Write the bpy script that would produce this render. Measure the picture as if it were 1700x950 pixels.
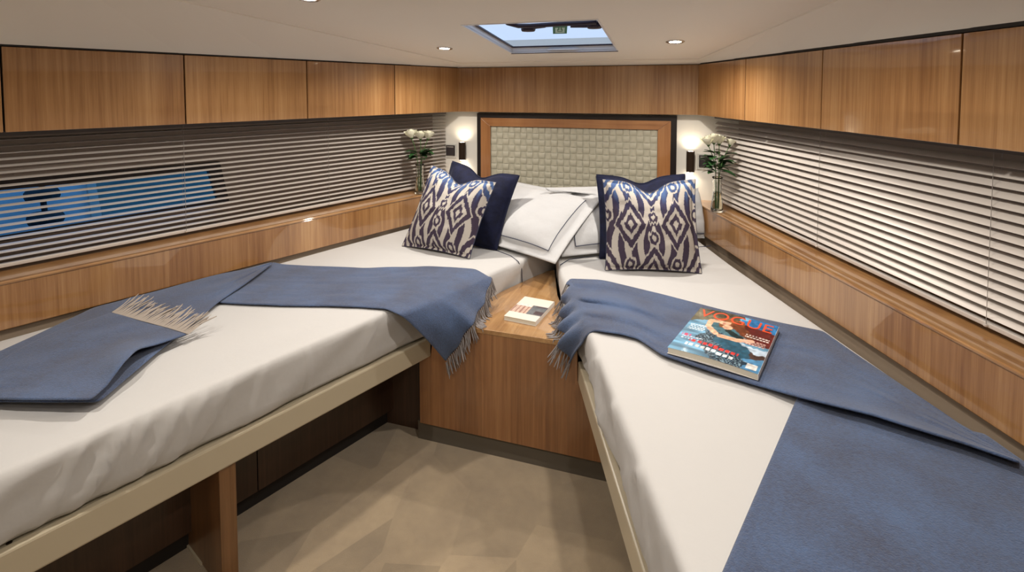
import bpy, bmesh, math, random
import numpy as np
from mathutils import Vector, Matrix
from mathutils.bvhtree import BVHTree
random.seed(7)
for _o in list(bpy.data.objects): bpy.data.objects.remove(_o)
SC = bpy.context.scene
COL = SC.collection

# ------------------------------------------------------------------ camera
F, PX, PY, H = 860.0, 850.0, 193.0, 1.55
PITCH, YAW = math.radians(2.87), math.radians(18.03)
AX = np.array([-math.sin(YAW)*math.cos(PITCH), math.cos(YAW)*math.cos(PITCH), -math.sin(PITCH)])
RX = np.array([math.cos(YAW), math.sin(YAW), 0.0])
UX = np.cross(RX, AX)
CAM = np.array([0, 0, H])
cd = bpy.data.cameras.new('camera'); cam = bpy.data.objects.new('camera', cd); COL.objects.link(cam)
cd.sensor_fit = 'HORIZONTAL'; cd.sensor_width = 36.0; cd.lens = F/1700*36
cd.shift_x = 0.0; cd.shift_y = -(475-PY)/1700; cd.clip_start = 0.02; cd.clip_end = 200
cam.matrix_world = Matrix(((RX[0], UX[0], -AX[0], 0), (RX[1], UX[1], -AX[1], 0), (RX[2], UX[2], -AX[2], H), (0, 0, 0, 1)))
SC.camera = cam

# ------------------------------------------------------------------ world: dusk sky
W = bpy.data.worlds.new('dusk'); SC.world = W; W.use_nodes = True
bg = W.node_tree.nodes['Background']; bg.inputs[0].default_value = (0.47, 0.58, 0.76, 1); bg.inputs[1].default_value = 1.2
SC.view_settings.view_transform = 'Standard'; SC.view_settings.look = 'None'
SC.view_settings.gamma = 1.0; SC.view_settings.use_curve_mapping = False
SC.view_settings.exposure = 0.22
DOWNLIGHT_W = 39.0      # each ceiling downlight
SCONCE_W = .8

# ------------------------------------------------------------------ pixel -> place
def ray(x, y): return AX + RX*((x-PX)/F) - UX*((y-PY)/F)
def onz(x, y, z):
    d = ray(x, y); return CAM + d*((z-H)/d[2])
def onY(x, y, Y):
    d = ray(x, y); return CAM + d*(Y/d[1])
def onpl(x, y, p, n):
    d = ray(x, y); n = np.array([n[0], n[1], 0.0]); p = np.array([p[0], p[1], 0.0])
    return CAM + d*(np.dot(n, p-CAM)/np.dot(n, d))

class Line:                              # a wall line in plan: s along it, w outwards
    def __init__(s, p, q, out):
        s.p = np.array(p, float); d = np.array(q, float)-s.p; s.len = np.linalg.norm(d); s.d = d/s.len
        n = np.array([s.d[1], -s.d[0]]); s.n = n if np.dot(n, out) > 0 else -n
    def at(s, t, w=0.0, z=0.0):
        v = s.p + s.d*t + s.n*w; return (v[0], v[1], z)
    def px(s, x, y=300, w=0.0):          # s of the point seen in pixel column x
        P = onpl(x, y, s.p+s.n*w, s.n); return float(np.dot(P[:2]-s.p, s.d)), float(P[2])

# ------------------------------------------------------------------ materials
MATS = {}
def new_mat(name):
    m = bpy.data.materials.new(name); m.use_nodes = True
    nt = m.node_tree; b = nt.nodes['Principled BSDF']; MATS[name] = m
    return m, nt, b
def plain(name, col, rough=0.5, metal=0.0, coat=0.0, bump=None, var=0.0, vscale=8.0, spec=None, sheen=0.0):
    m, nt, b = new_mat(name)
    b.inputs['Base Color'].default_value = (*col, 1); b.inputs['Roughness'].default_value = rough
    b.inputs['Metallic'].default_value = metal; b.inputs['Coat Weight'].default_value = coat
    if spec is not None: b.inputs['Specular IOR Level'].default_value = spec
    if sheen: b.inputs['Sheen Weight'].default_value = sheen; b.inputs['Sheen Roughness'].default_value = 0.5
    tc = nt.nodes.new('ShaderNodeTexCoord')
    if var:
        n = nt.nodes.new('ShaderNodeTexNoise'); n.inputs['Scale'].default_value = vscale; n.inputs['Detail'].default_value = 5
        nt.links.new(tc.outputs['Object'], n.inputs['Vector'])
        r = nt.nodes.new('ShaderNodeValToRGB')
        r.color_ramp.elements[0].position = .3; r.color_ramp.elements[1].position = .7
        r.color_ramp.elements[0].color = (*[c*(1-var) for c in col], 1); r.color_ramp.elements[1].color = (*[min(1, c*(1+var)) for c in col], 1)
        nt.links.new(n.outputs['Fac'], r.inputs['Fac']); nt.links.new(r.outputs['Color'], b.inputs['Base Color'])
    if bump:
        n = nt.nodes.new('ShaderNodeTexNoise'); n.inputs['Scale'].default_value = bump[0]; n.inputs['Detail'].default_value = 4
        nt.links.new(tc.outputs['Object'], n.inputs['Vector'])
        bp = nt.nodes.new('ShaderNodeBump'); bp.inputs['Strength'].default_value = bump[1]; bp.inputs['Distance'].default_value = bump[2] if len(bump) > 2 else 0.01
        nt.links.new(n.outputs['Fac'], bp.inputs['Height']); nt.links.new(bp.outputs['Normal'], b.inputs['Normal'])
    return m
def wood(name, dark, mid, light, stretch=(70, 70, 1.6), rot=(0, 0, 0), rough=0.32, coat=0.9, seed=0.0):
    m, nt, b = new_mat(name); N = nt.nodes; L = nt.links
    tc = N.new('ShaderNodeTexCoord')
    r0 = N.new('ShaderNodeMapping'); r0.inputs['Rotation'].default_value = rot; r0.inputs['Location'].default_value = (seed, seed*.7, seed*.3)
    L.new(tc.outputs['Object'], r0.inputs['Vector'])
    def noise(sc, det, rgh):
        mp = N.new('ShaderNodeMapping'); mp.inputs['Scale'].default_value = sc; L.new(r0.outputs['Vector'], mp.inputs['Vector'])
        n = N.new('ShaderNodeTexNoise'); n.inputs['Scale'].default_value = 1.0; n.inputs['Detail'].default_value = det; n.inputs['Roughness'].default_value = rgh
        L.new(mp.outputs['Vector'], n.inputs['Vector']); return n.outputs['Fac']
    a = noise((7, 7, .35), 3, .55); g = noise(stretch, 4, .65); f = noise(tuple(s*3.2 for s in stretch), 3, .7)
    m1 = N.new('ShaderNodeMath'); m1.operation = 'MULTIPLY_ADD'; m1.inputs[1].default_value = .42; L.new(g, m1.inputs[0])
    m0 = N.new('ShaderNodeMath'); m0.operation = 'MULTIPLY'; m0.inputs[1].default_value = .40; L.new(a, m0.inputs[0]); L.new(m0.outputs[0], m1.inputs[2])
    m2 = N.new('ShaderNodeMath'); m2.operation = 'MULTIPLY_ADD'; m2.inputs[1].default_value = .20; L.new(f, m2.inputs[0]); L.new(m1.outputs[0], m2.inputs[2])
    r = N.new('ShaderNodeValToRGB'); e = r.color_ramp.elements
    e[0].position = .38; e[0].color = (*dark, 1); e[1].position = .64; e[1].color = (*light, 1)
    k = e.new(.51); k.color = (*mid, 1)
    L.new(m2.outputs[0], r.inputs['Fac']); L.new(r.outputs['Color'], b.inputs['Base Color'])
    b.inputs['Roughness'].default_value = rough; b.inputs['Coat Weight'].default_value = coat; b.inputs['Coat Roughness'].default_value = .04; b.inputs['Coat IOR'].default_value = 1.65
    return m
def vcol(name, rough=0.7, coat=0.0, bump=None):
    m = plain(name, (1, 1, 1), rough, coat=coat, bump=bump); nt = m.node_tree
    a = nt.nodes.new('ShaderNodeAttribute'); a.attribute_name = 'Col'
    nt.links.new(a.outputs['Color'], nt.nodes['Principled BSDF'].inputs['Base Color']); return m
def glass(name, col=(1, 1, 1), rough=0.0, ior=1.45):
    m, nt, b = new_mat(name)
    b.inputs['Base Color'].default_value = (*col, 1); b.inputs['Roughness'].default_value = rough
    b.inputs['Transmission Weight'].default_value = 1.0; b.inputs['IOR'].default_value = ior; return m
def emit(name, col, s):
    m, nt, b = new_mat(name); b.inputs['Base Color'].default_value = (*col, 1)
    b.inputs['Emission Color'].default_value = (*col, 1); b.inputs['Emission Strength'].default_value = s; return m

OD, OM, OL = (.25, .115, .040), (.37, .190, .072), (.47, .265, .115)
wood('oak', OD, OM, OL)
wood('oak_b', (.235, .105, .036), (.345, .172, .064), (.45, .25, .105), seed=3.1)
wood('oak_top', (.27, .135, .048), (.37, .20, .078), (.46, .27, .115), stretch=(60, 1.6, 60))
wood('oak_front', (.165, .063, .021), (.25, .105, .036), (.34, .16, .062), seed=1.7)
wood('oak_post', (.10, .045, .016), (.16, .075, .028), (.22, .105, .042), coat=.3)
wood('oak_left', OD, OM, OL, stretch=(60, 1.6, 60), rot=(0, 0, math.radians(20.6)))
wood('oak_right', OD, OM, OL, stretch=(60, 1.6, 60), rot=(0, 0, math.radians(-21.3)))
wood('oak_frame', (.24, .095, .030), (.34, .145, .050), (.42, .20, .075), rough=.3)
wood('oak_frame_h', (.24, .095, .030), (.34, .145, .050), (.42, .20, .075), stretch=(1.6, 60, 60), rough=.3)
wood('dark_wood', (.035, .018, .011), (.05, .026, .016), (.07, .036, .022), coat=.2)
plain('headliner', (.92, .865, .775), .75, bump=(300, .08, .002))
plain('white_wall', (.74, .71, .65), .7, bump=(250, .08, .002))
plain('rear_panel', (.78, .72, .62), .6)
plain('liner', (.24, .195, .165), .8)
plain('gap_brown', (.26, .20, .145), .7)
plain('toe_dark', (.11, .092, .07), .9)
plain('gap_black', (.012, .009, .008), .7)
plain('black_lacquer', (.012, .008, .008), .35)
plain('rail_cream', (.50, .435, .32), .32, coat=.25)
plain('sheet', (.50, .49, .485), .85, bump=(9, .14, .02), sheen=.1)
plain('pillow_white', (.50, .50, .51), .85, bump=(14, .22, .02), sheen=.1)
plain('navy_thread', (.02, .026, .06), .7)
plain('navy_velvet', (.005, .007, .027), .8, var=.35, vscale=30, bump=(60, .25, .006), sheen=.08, spec=.2)
plain('grey_back', (.07, .062, .068), .85, var=.25, vscale=40)
def throw_mat():
    m = plain('throw_blue', (.075, .135, .27), .95, bump=(300, .7, .005), sheen=.22)
    nt = m.node_tree; N = nt.nodes; L = nt.links; b = N['Principled BSDF']
    tc = N.new('ShaderNodeTexCoord')
    def nz(s):
        n = N.new('ShaderNodeTexNoise'); n.inputs['Scale'].default_value = s; n.inputs['Detail'].default_value = 4; L.new(tc.outputs['Object'], n.inputs['Vector']); return n.outputs['Fac']
    mx = N.new('ShaderNodeMath'); mx.operation = 'MULTIPLY_ADD'; mx.inputs[1].default_value = .6; L.new(nz(5), mx.inputs[0])
    mu = N.new('ShaderNodeMath'); mu.operation = 'MULTIPLY'; mu.inputs[1].default_value = .4; L.new(nz(130), mu.inputs[0]); L.new(mu.outputs[0], mx.inputs[2])
    r = N.new('ShaderNodeValToRGB'); r.color_ramp.elements[0].position = .36; r.color_ramp.elements[1].position = .66
    r.color_ramp.elements[0].color = (.044, .056, .104, 1); r.color_ramp.elements[1].color = (.064, .108, .220, 1)
    L.new(mx.outputs[0], r.inputs['Fac']); L.new(r.outputs['Color'], b.inputs['Base Color'])
throw_mat()
plain('fringe_taupe', (.36, .31, .27), .9)
plain('fringe_grey', (.22, .20, .20), .9)
plain('hem_mauve', (.10, .09, .13), .95)
plain('slat', (.60, .55, .51), .42, metal=.15)
plain('head_rail_dark', (.10, .085, .078), .5)
plain('cord', (.30, .27, .25), .7)
plain('chrome', (.6, .6, .6), .2, metal=1)
plain('bronze', (.045, .028, .018), .35, metal=.6)
plain('switch_dark', (.022, .016, .02), .3, coat=.5)
plain('plate_white', (.62, .60, .55), .4)
plain('woven_leather', (.43, .405, .315), .55, var=.10, vscale=14, bump=(160, .2, .003))
plain('hatch_frame', (.022, .012, .030), .35)
plain('hatch_white', (.82, .83, .86), .3)
plain('sign_green', (.01, .17, .10), .5)
plain('sign_white', (.55, .75, .70), .5)
plain('petal', (.80, .78, .62), .6)
plain('leaf', (.020, .070, .018), .5)
plain('stem', (.06, .14, .035), .5)
glass('vase_glass', (.98, 1, .98)); glass('water', (.93, 1, .94), ior=1.33)
glass('hatch_glass', (.93, .96, 1.0), ior=1.02); glass('port_glass', (.14, .42, .76), ior=1.02)
plain('paper', (.66, .62, .52), .8)
plain('paper_white', (.75, .71, .67), .6)
vcol('ikat', .85, bump=(150, .25, .004)); vcol('cover_print', .28, .4)
plain('print_red', (.75, .085, .03), .35); plain('print_white', (.82, .80, .78), .35)
plain('sea', (.032, .075, .062), .6, bump=(3.0, .8, .1), spec=.15, var=.3, vscale=2.5)
plain('hull_paint', (.80, .84, .88), .4); plain('rubber', (.01, .01, .012), .6)
emit('lamp_glow', (1.0, .86, .66), 26.0)
def carpet():
    m = plain('carpet', (.25, .2, .14), 1.0, bump=(520, .7, .006), sheen=.3)
    nt = m.node_tree; N = nt.nodes; L = nt.links; b = N['Principled BSDF']; tc = N.new('ShaderNodeTexCoord')
    n = N.new('ShaderNodeTexNoise'); n.inputs['Scale'].default_value = 6; n.inputs['Detail'].default_value = 6; n.inputs['Roughness'].default_value = .7
    L.new(tc.outputs['Object'], n.inputs['Vector'])
    r = N.new('ShaderNodeValToRGB'); r.color_ramp.elements[0].position = .3; r.color_ramp.elements[1].position = .7
    r.color_ramp.elements[0].color = (.27, .20, .125, 1); r.color_ramp.elements[1].color = (.38, .285, .175, 1)
    vo = N.new('ShaderNodeTexVoronoi'); vo.inputs['Scale'].default_value = 3.1; vo.feature = 'F1'      # angular cells, each a little lighter or darker than the next
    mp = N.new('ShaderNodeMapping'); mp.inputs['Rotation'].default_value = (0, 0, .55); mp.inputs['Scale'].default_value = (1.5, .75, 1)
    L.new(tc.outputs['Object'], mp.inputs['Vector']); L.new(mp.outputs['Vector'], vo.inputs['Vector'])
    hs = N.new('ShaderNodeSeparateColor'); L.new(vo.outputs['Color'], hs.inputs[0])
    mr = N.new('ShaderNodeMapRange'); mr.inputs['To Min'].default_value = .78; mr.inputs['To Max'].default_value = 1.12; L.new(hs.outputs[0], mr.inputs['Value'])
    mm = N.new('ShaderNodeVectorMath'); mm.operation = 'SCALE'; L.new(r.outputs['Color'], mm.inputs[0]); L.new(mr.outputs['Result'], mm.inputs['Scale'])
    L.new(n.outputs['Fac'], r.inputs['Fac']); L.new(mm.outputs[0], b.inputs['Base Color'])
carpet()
def M(n): return MATS[n]

# ------------------------------------------------------------------ object helpers
def tag(o, label=None, cat=None, group=None, kind=None):
    if label: o['label'] = label
    if cat: o['category'] = cat
    if group: o['group'] = group
    if kind: o['kind'] = kind
    return o
def thing(name, loc, label, cat, group=None):
    o = bpy.data.objects.new(name, None); COL.objects.link(o); o.location = loc; o.empty_display_size = .05
    return tag(o, label, cat, group)
def wloc(o):
    v = Vector((0, 0, 0))
    while o is not None: v += Vector(o.location); o = o.parent
    return v
def mesh_obj(name, verts, faces, mat, parent=None, smooth=False, bevel=0.0, base=None, kind=None):
    """world-space verts; the object sits in its parent's frame (parents are unrotated)"""
    off = wloc(parent) if parent is not None else Vector((0, 0, 0))
    if parent is None and base is not None: off = Vector(base)
    me = bpy.data.meshes.new(name)
    me.from_pydata([tuple(Vector(v)-off) for v in verts], [], [tuple(f) for f in faces])
    bm = bmesh.new(); bm.from_mesh(me)
    bmesh.ops.recalc_face_normals(bm, faces=bm.faces)
    if bevel:
        bmesh.ops.bevel(bm, geom=[e for e in bm.edges if len(e.link_faces) == 2 and e.calc_face_angle(0) > .5], offset=bevel, segments=2, profile=.5, affect='EDGES')
    bm.to_mesh(me); bm.free(); me.update()
    if smooth:
        for p in me.polygons: p.use_smooth = True
    for mm in (mat if isinstance(mat, (list, tuple)) else [mat]): me.materials.append(M(mm))
    o = bpy.data.objects.new(name, me); COL.objects.link(o)
    if parent is not None: o.parent = parent
    elif base is not None: o.location = base
    if kind: o['kind'] = kind
    return o
def prism(poly, z0, z1):
    n = len(poly)
    z0s = z0 if hasattr(z0, '__len__') else [z0]*n; z1s = z1 if hasattr(z1, '__len__') else [z1]*n
    v = [(p[0], p[1], a) for p, a in zip(poly, z0s)] + [(p[0], p[1], a) for p, a in zip(poly, z1s)]
    f = [tuple(range(n))[::-1], tuple(range(n, 2*n))] + [(i, (i+1) % n, n+(i+1) % n, n+i) for i in range(n)]
    return v, f
def lbox(L, s0, s1, w0, w1, z0, z1):
    q = [L.at(s0, w0), L.at(s1, w0), L.at(s1, w1), L.at(s0, w1)]
    return prism([(a[0], a[1]) for a in q], z0, z1)
def box(x0, x1, y0, y1, z0, z1): return prism([(x0, y0), (x1, y0), (x1, y1), (x0, y1)], z0, z1)
def join(*vf):
    V, Fc = [], []
    for v, f in vf:
        k = len(V); V += list(v); Fc += [tuple(i+k for i in t) for t in f]
    return V, Fc
def tube(pts, r, n=8, caps=True):
    P = [Vector(p) for p in pts]; V, Fc = [], []
    rr = r if hasattr(r, '__len__') else [r]*len(P)
    up = Vector((0.13, 0.31, 0.94)).normalized()
    for i, p in enumerate(P):
        t = (P[min(i+1, len(P)-1)]-P[max(i-1, 0)]).normalized()
        a = t.cross(up)
        if a.length < .05: a = t.cross(Vector((1, 0, 0)))
        a.normalize(); b = t.cross(a)
        for k in range(n):
            an = 2*math.pi*k/n; V.append(tuple(p+(a*math.cos(an)+b*math.sin(an))*rr[i]))
    for i in range(len(P)-1):
        for k in range(n):
            Fc.append((i*n+k, i*n+(k+1) % n, (i+1)*n+(k+1) % n, (i+1)*n+k))
    if caps: Fc.append(tuple(range(n))); Fc.append(tuple((len(P)-1)*n+k for k in range(n)))
    return V, Fc
def lathe(profile, c, n=24, capb=True, capt=True, axis=None):
    V, Fc = [], []
    for (r, z) in profile:
        for k in range(n):
            a = 2*math.pi*k/n; V.append((c[0]+r*math.cos(a), c[1]+r*math.sin(a), c[2]+z))
    m = len(profile)
    for i in range(m-1):
        for k in range(n): Fc.append((i*n+k, i*n+(k+1) % n, (i+1)*n+(k+1) % n, (i+1)*n+k))
    if capb: Fc.append(tuple(range(n)))
    if capt: Fc.append(tuple((m-1)*n+k for k in range(n)))
    return V, Fc
def grid_faces(nu, nv): return [(i*nv+j, i*nv+j+1, (i+1)*nv+j+1, (i+1)*nv+j) for i in range(nu-1) for j in range(nv-1)]
def resample(pts, n):
    P = np.array(pts, float); d = np.r_[0, np.cumsum(np.linalg.norm(np.diff(P, axis=0), axis=1))]
    t = np.linspace(0, d[-1], n) if d[-1] > 0 else np.zeros(n)
    return np.stack([np.interp(t, d, P[:, k]) for k in range(P.shape[1])], 1) if d[-1] > 0 else np.repeat(P[:1], n, 0)
def text_mesh(txt, size):
    cu = bpy.data.curves.new('t', 'FONT'); cu.body = txt; cu.size = size; cu.align_x = 'CENTER'; cu.resolution_u = 3
    o = bpy.data.objects.new('t', cu); COL.objects.link(o); dg = bpy.context.evaluated_depsgraph_get(); dg.update()
    me = bpy.data.meshes.new_from_object(o.evaluated_get(dg)); v = [tuple(x.co) for x in me.vertices]; f = [tuple(p.vertices) for p in me.polygons]
    bpy.data.objects.remove(o); bpy.data.curves.remove(cu); bpy.data.meshes.remove(me); return v, f
_rs = np.random.RandomState(3); _nt = _rs.rand(64, 64)
def vnoise(x, y):
    x = np.asarray(x, float); y = np.asarray(y, float)
    xi = np.floor(x).astype(int); yi = np.floor(y).astype(int); fx = x-xi; fy = y-yi
    fx = fx*fx*(3-2*fx); fy = fy*fy*(3-2*fy); g = lambda a, b: _nt[a % 64, b % 64]
    return (g(xi, yi)*(1-fx)+g(xi+1, yi)*fx)*(1-fy)+(g(xi, yi+1)*(1-fx)+g(xi+1, yi+1)*fx)*fy-.5
def set_cols(me, C):
    a = me.color_attributes.new('Col', 'FLOAT_COLOR', 'POINT'); c = np.ones((len(me.vertices), 4), np.float32); c[:, :3] = C
    a.data.foreach_set('color', c.ravel())
def lin(c):
    c = np.asarray(c, float)/255.; return np.where(c <= .04045, c/12.92, ((c+.055)/1.055)**2.4)

# ------------------------------------------------------------------ the cabin lines
YB = 3.38
ZT, ZB = 1.708, 1.398                               # overhead cabinets
CL = onY(761, 150, YB)[:2]; CR = onY(1159, 150, YB)[:2]
WL = Line((-2.318, 1.20), CL, (-1, 0)); WR = Line((.794, 1.599), CR, (1, 0))
YW = 3.45                                           # white headboard wall
YREAR = -.75
def wall_s(L, Y, w=0.0): return (Y-L.p[1]-L.n[1]*w)/L.d[1]
ZM, ZRT, ZRB, ZN, YN = .660, .478, .392, .5475, 1.985
RL = Line((-1.477, .721), (-1.0165, 1.985), (1, 0)); RR = Line((-.071, 1.158), (-.3715, 1.985), (-1, 0))

# ================================================================== SETTING
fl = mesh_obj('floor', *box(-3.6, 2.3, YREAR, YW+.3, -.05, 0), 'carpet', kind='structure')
# ceiling: tilted flat panel, lower towards the bow
def zc(Y): return 1.725+.105*(3.3-Y)
def onc(x, y):
    d = ray(x, y); Y = (1.725+.105*3.3-H)/(d[2]/d[1]+.105); return CAM+d*(Y/d[1])
eL0, eL1 = onc(760, 103.5), onc(330, 7); eR0, eR1 = onc(1159, 97.4), onc(1386, 0)
def ext(a, b, Y): t = (Y-a[1])/(b[1]-a[1]); return np.array([a[0]+(b[0]-a[0])*t, Y])
yb = .5*(eL0[1]+eR0[1]); L0, R0 = ext(eL0, eL1, yb), ext(eR0, eR1, yb); L1, R1 = ext(eL0, eL1, YREAR), ext(eR0, eR1, YREAR)
hx0, hx1, hy0, hy1 = -.945, -.33, 2.165, 2.892       # roof hatch opening
ceil = tag(bpy.data.objects.new('ceiling', None), kind='structure'); COL.objects.link(ceil); ceil.location = (-.65, 1.5, zc(1.5))
def cpanel(poly, zs=None, mat='headliner'):
    zz = [zc(p[1]) for p in poly] if zs is None else zs
    return mesh_obj('ceiling_panel', *prism(poly, zz, [a+.03 for a in zz]), mat, ceil)
def lerpx(a, b, Y): t = (Y-a[1])/(b[1]-a[1]); return a[0]+(b[0]-a[0])*t
v1 = prism([(L0[0], yb), (R0[0], yb), (lerpx(R0, R1, hy1), hy1), (lerpx(L0, L1, hy1), hy1)], [zc(yb)]*2+[zc(hy1)]*2, [zc(yb)+.03]*2+[zc(hy1)+.03]*2)
v2 = prism([(lerpx(L0, L1, hy1), hy1), (hx0, hy1), (hx0, hy0), (lerpx(L0, L1, hy0), hy0)], [zc(hy1)]*2+[zc(hy0)]*2, [zc(hy1)+.03]*2+[zc(hy0)+.03]*2)
v3 = prism([(hx1, hy1), (lerpx(R0, R1, hy1), hy1), (lerpx(R0, R1, hy0), hy0), (hx1, hy0)], [zc(hy1)]*2+[zc(hy0)]*2, [zc(hy1)+.03]*2+[zc(hy0)+.03]*2)
v4 = prism([(lerpx(L0, L1, hy0), hy0), (lerpx(R0, R1, hy0), hy0), tuple(R1), tuple(L1)], [zc(hy0)]*2+[zc(YREAR)]*2, [zc(hy0)+.03]*2+[zc(YREAR)+.03]*2)
mesh_obj('ceiling_panel', *join(v1, v2, v3, v4), 'headliner', ceil)
sl0, sr0 = WL.at(wall_s(WL, YREAR)), WR.at(wall_s(WR, YREAR)); zt_ = ZT+.0015
WLo, WRo = WL.at(wall_s(WL, YREAR), .1), WR.at(wall_s(WR, YREAR), .1)
def strip(A0, A1, B0, B1, n=10):          # ruled strip between two 3-D edges
    V = []
    for i in range(n+1):
        t = i/n; V += [tuple(np.array(A0)*(1-t)+np.array(A1)*t), tuple(np.array(B0)*(1-t)+np.array(B1)*t)]
    V += [(p[0], p[1], p[2]+.03) for p in V]; m = 2*(n+1); Fc = []
    for i in range(n):
        a = 2*i; Fc += [(a, a+1, a+3, a+2), (m+a, m+a+2, m+a+3, m+a+1), (a, a+2, m+a+2, m+a), (a+1, m+a+1, m+a+3, a+3)]
    Fc += [(0, m, m+1, 1), (m-2, m-1, 2*m-1, 2*m-2)]
    mesh_obj('ceiling_panel', V, Fc, 'headliner', ceil)
e3 = lambda p: (p[0], p[1], zc(p[1])-.006)
strip(e3(L1), e3((L0[0], yb)), (sl0[0]-.012, YREAR, zt_), (*WL.at(WL.len+.03, .012)[:2], zt_))
strip(e3(R1), e3((R0[0], yb)), (sr0[0]+.012, YREAR, zt_), (*WR.at(WR.len+.03, .012)[:2], zt_))
strip(e3((L0[0]-.01, yb)), e3((R0[0]+.01, yb)), (CL[0]-.01, YB+.012, zt_), (CR[0]+.01, YB+.012, zt_))
for L_ in (WL, WR): mesh_obj('ceiling_panel', *lbox(L_, wall_s(L_, YREAR), L_.len+.15, .004, .36, ZT+.001, ZT+.04), 'gap_black', ceil)  # black caps added over the side cabinets to block sky light leaking in
mesh_obj('ceiling_panel', *box(CL[0]-.1, CR[0]+.1, YB+.004, YW+.06, ZT+.001, ZT+.04), 'gap_black', ceil)  # same added light-blocking cap above the headboard cabinet
# walls
mesh_obj('wall_back', *box(-2.0, .7, YW, YW+.05, 0, 1.9), 'white_wall', kind='structure')
mesh_obj('wall_rear', *box(-3.6, 2.3, YREAR-.05, YREAR, 0, 2.3), 'rear_panel', kind='structure')
WW = .25
def hull_wall(name, L, hole=None):
    s0, s1 = wall_s(L, YREAR, WW), wall_s(L, YW, WW)
    a = lbox(L, s0, s1, WW, WW+.03, 0, 1.9) if hole is None else None
    if hole:                              # hole: four corners (s,z): tl, tr, br, bl
        tl, tr, br, bl = hole
        def quad(p):                      # polygon in (s,z) extruded outwards
            n = len(p); v = [L.at(q[0], WW, q[1]) for q in p]+[L.at(q[0], WW+.03, q[1]) for q in p]
            return v, [tuple(range(n))[::-1], tuple(range(n, 2*n))]+[(i, (i+1) % n, n+(i+1) % n, n+i) for i in range(n)]
        a = join(quad([(s0, 0), (s1, 0), (s1, br[1]), br, bl, (s0, bl[1])]), quad([(s0, bl[1]), bl, tl, (s0, tl[1])]),
                 quad([br, (s1, br[1]), (s1, tr[1]), tr]), quad([(s0, tl[1]), tl, tr, (s1, tr[1]), (s1, 1.9), (s0, 1.9)]))
    return mesh_obj(name, *a, 'liner', kind='structure')
def wcorner(L, x, y, w=WW): s, z = L.px(x, y, w); return (s, z)
tr, br = wcorner(WL, 360, 271), wcorner(WL, 376, 334)
tl_, bl_ = wcorner(WL, 0, 303), wcorner(WL, 0, 397)
k = 1.55
def extend(a, b, s): t = (s-a[0])/(b[0]-a[0]); return (s, a[1]+(b[1]-a[1])*t)
tl, bl = extend(tr, tl_, tl_[0]-.35), extend(br, bl_, tl_[0]-.35)
hull_wall('wall_left', WL, (tl, tr, br, bl)); hull_wall('wall_right', WR)
# window in the left hull
win = tag(bpy.data.objects.new('window_1', None), kind='structure'); COL.objects.link(win); win.location = WL.at((tl[0]+tr[0])/2, WW, bl[1])
def szring(outer, inner, L, w0, w1):
    n = len(outer); V = []
    for w in (w0, w1):
        V += [L.at(p[0], w, p[1]) for p in outer]; V += [L.at(p[0], w, p[1]) for p in inner]
    Fc = []
    for i in range(n):
        j = (i+1) % n
        Fc += [(i, j, n+j, n+i), (2*n+i, 2*n+j, 3*n+j, 3*n+i), (i, j, 2*n+j, 2*n+i), (n+i, n+j, 3*n+j, 3*n+i)]
    return V, Fc
def inset(q, d): 
    c = np.mean(np.array(q), 0); tl, tr, br, bl = q
    return [(tl[0]+d, tl[1]-d), (tr[0]-d*1.5, tr[1]-d), (br[0]-d*1.5, br[1]+d*.5), (bl[0]+d, bl[1]+d*.5)]
Q = [tl, tr, br, bl]
mesh_obj('window_frame', *szring([(tl[0]-.01, tl[1]+.008), (tr[0]+.01, tr[1]+.008), (br[0]+.01, br[1]-.008), (bl[0]-.01, bl[1]-.008)], inset(Q, .03), WL, WW-.012, WW+.02), 'black_lacquer', win)
gi = inset(Q, .022)
gv = [WL.at(p[0], WW+.008, p[1]) for p in gi]+[WL.at(p[0], WW+.013, p[1]) for p in gi]
mesh_obj('window_pane', gv, [(0, 1, 2, 3), (7, 6, 5, 4)]+[(i, (i+1) % 4, 4+(i+1) % 4, 4+i) for i in range(4)], 'port_glass', win)
# outside: sea and the side of another boat
mesh_obj('sea', *box(-60, -3.9, -30, 40, -.3, .05), 'sea', kind='structure')

# ================================================================== OVERHEAD CABINETS
def cabinet(L, s0, s1, label, mat, e=0.0):
    g = .003; c = L.at((s0+s1)/2, .12, ZB)
    t = thing('overhead_cabinet', c, label, 'cabinet', None)
    mesh_obj('body', *lbox(L, s0+.001, s1-.001, .02, .24, ZB+.002, ZT), 'gap_black', t)
    mesh_obj('door', *lbox(L, s0+g, s1-(g if not e else -.004), .0, .019, ZB, ZT-.0015), mat, t, bevel=.0015)
    return t
lb = [WL.px(x, 150)[0] for x in (761, 655.5, 510, 307, 4)]
lw = lb[3]-lb[4]; lb += [lb[4]-lw, lb[4]-2*lw, lb[4]-3*lw]
nm = ['corner cabinet over the blind with the blue window, beside the headboard', 'second from the headboard over the blind with the blue window',
      'third from the headboard over the blind with the blue window', 'fourth from the headboard, wide door over the blue window',
      'fifth from the headboard, above the blue window', 'sixth from the headboard, over the blind with the blue window', 'seventh from the headboard, over the blind with the blue window']
for i in range(5):
    cabinet(WL, lb[i+1], lb[i], 'glossy oak overhead cabinet, '+nm[i], ['oak', 'oak_b'][i % 2], e=(i == 0))
rb = [WR.px(x, 150)[0] for x in (1159, 1237, 1364, 1594)]
rw = rb[2]-rb[3]; rb += [rb[3]-rw, rb[3]-2*rw, rb[3]-3*rw]
nm = ['narrow corner unit beside the headboard, over the unbroken bright blind', 'second from the headboard over the unbroken bright blind',
      'third from the headboard, wide door over the unbroken bright blind', 'fourth from the headboard over the unbroken bright blind', 'fifth from the headboard over the unbroken bright blind']
for i in range(4):
    cabinet(WR, rb[i+1], rb[i], 'glossy oak overhead cabinet, '+nm[i], ['oak_b', 'oak'][i % 2], e=(i == 0))
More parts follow.
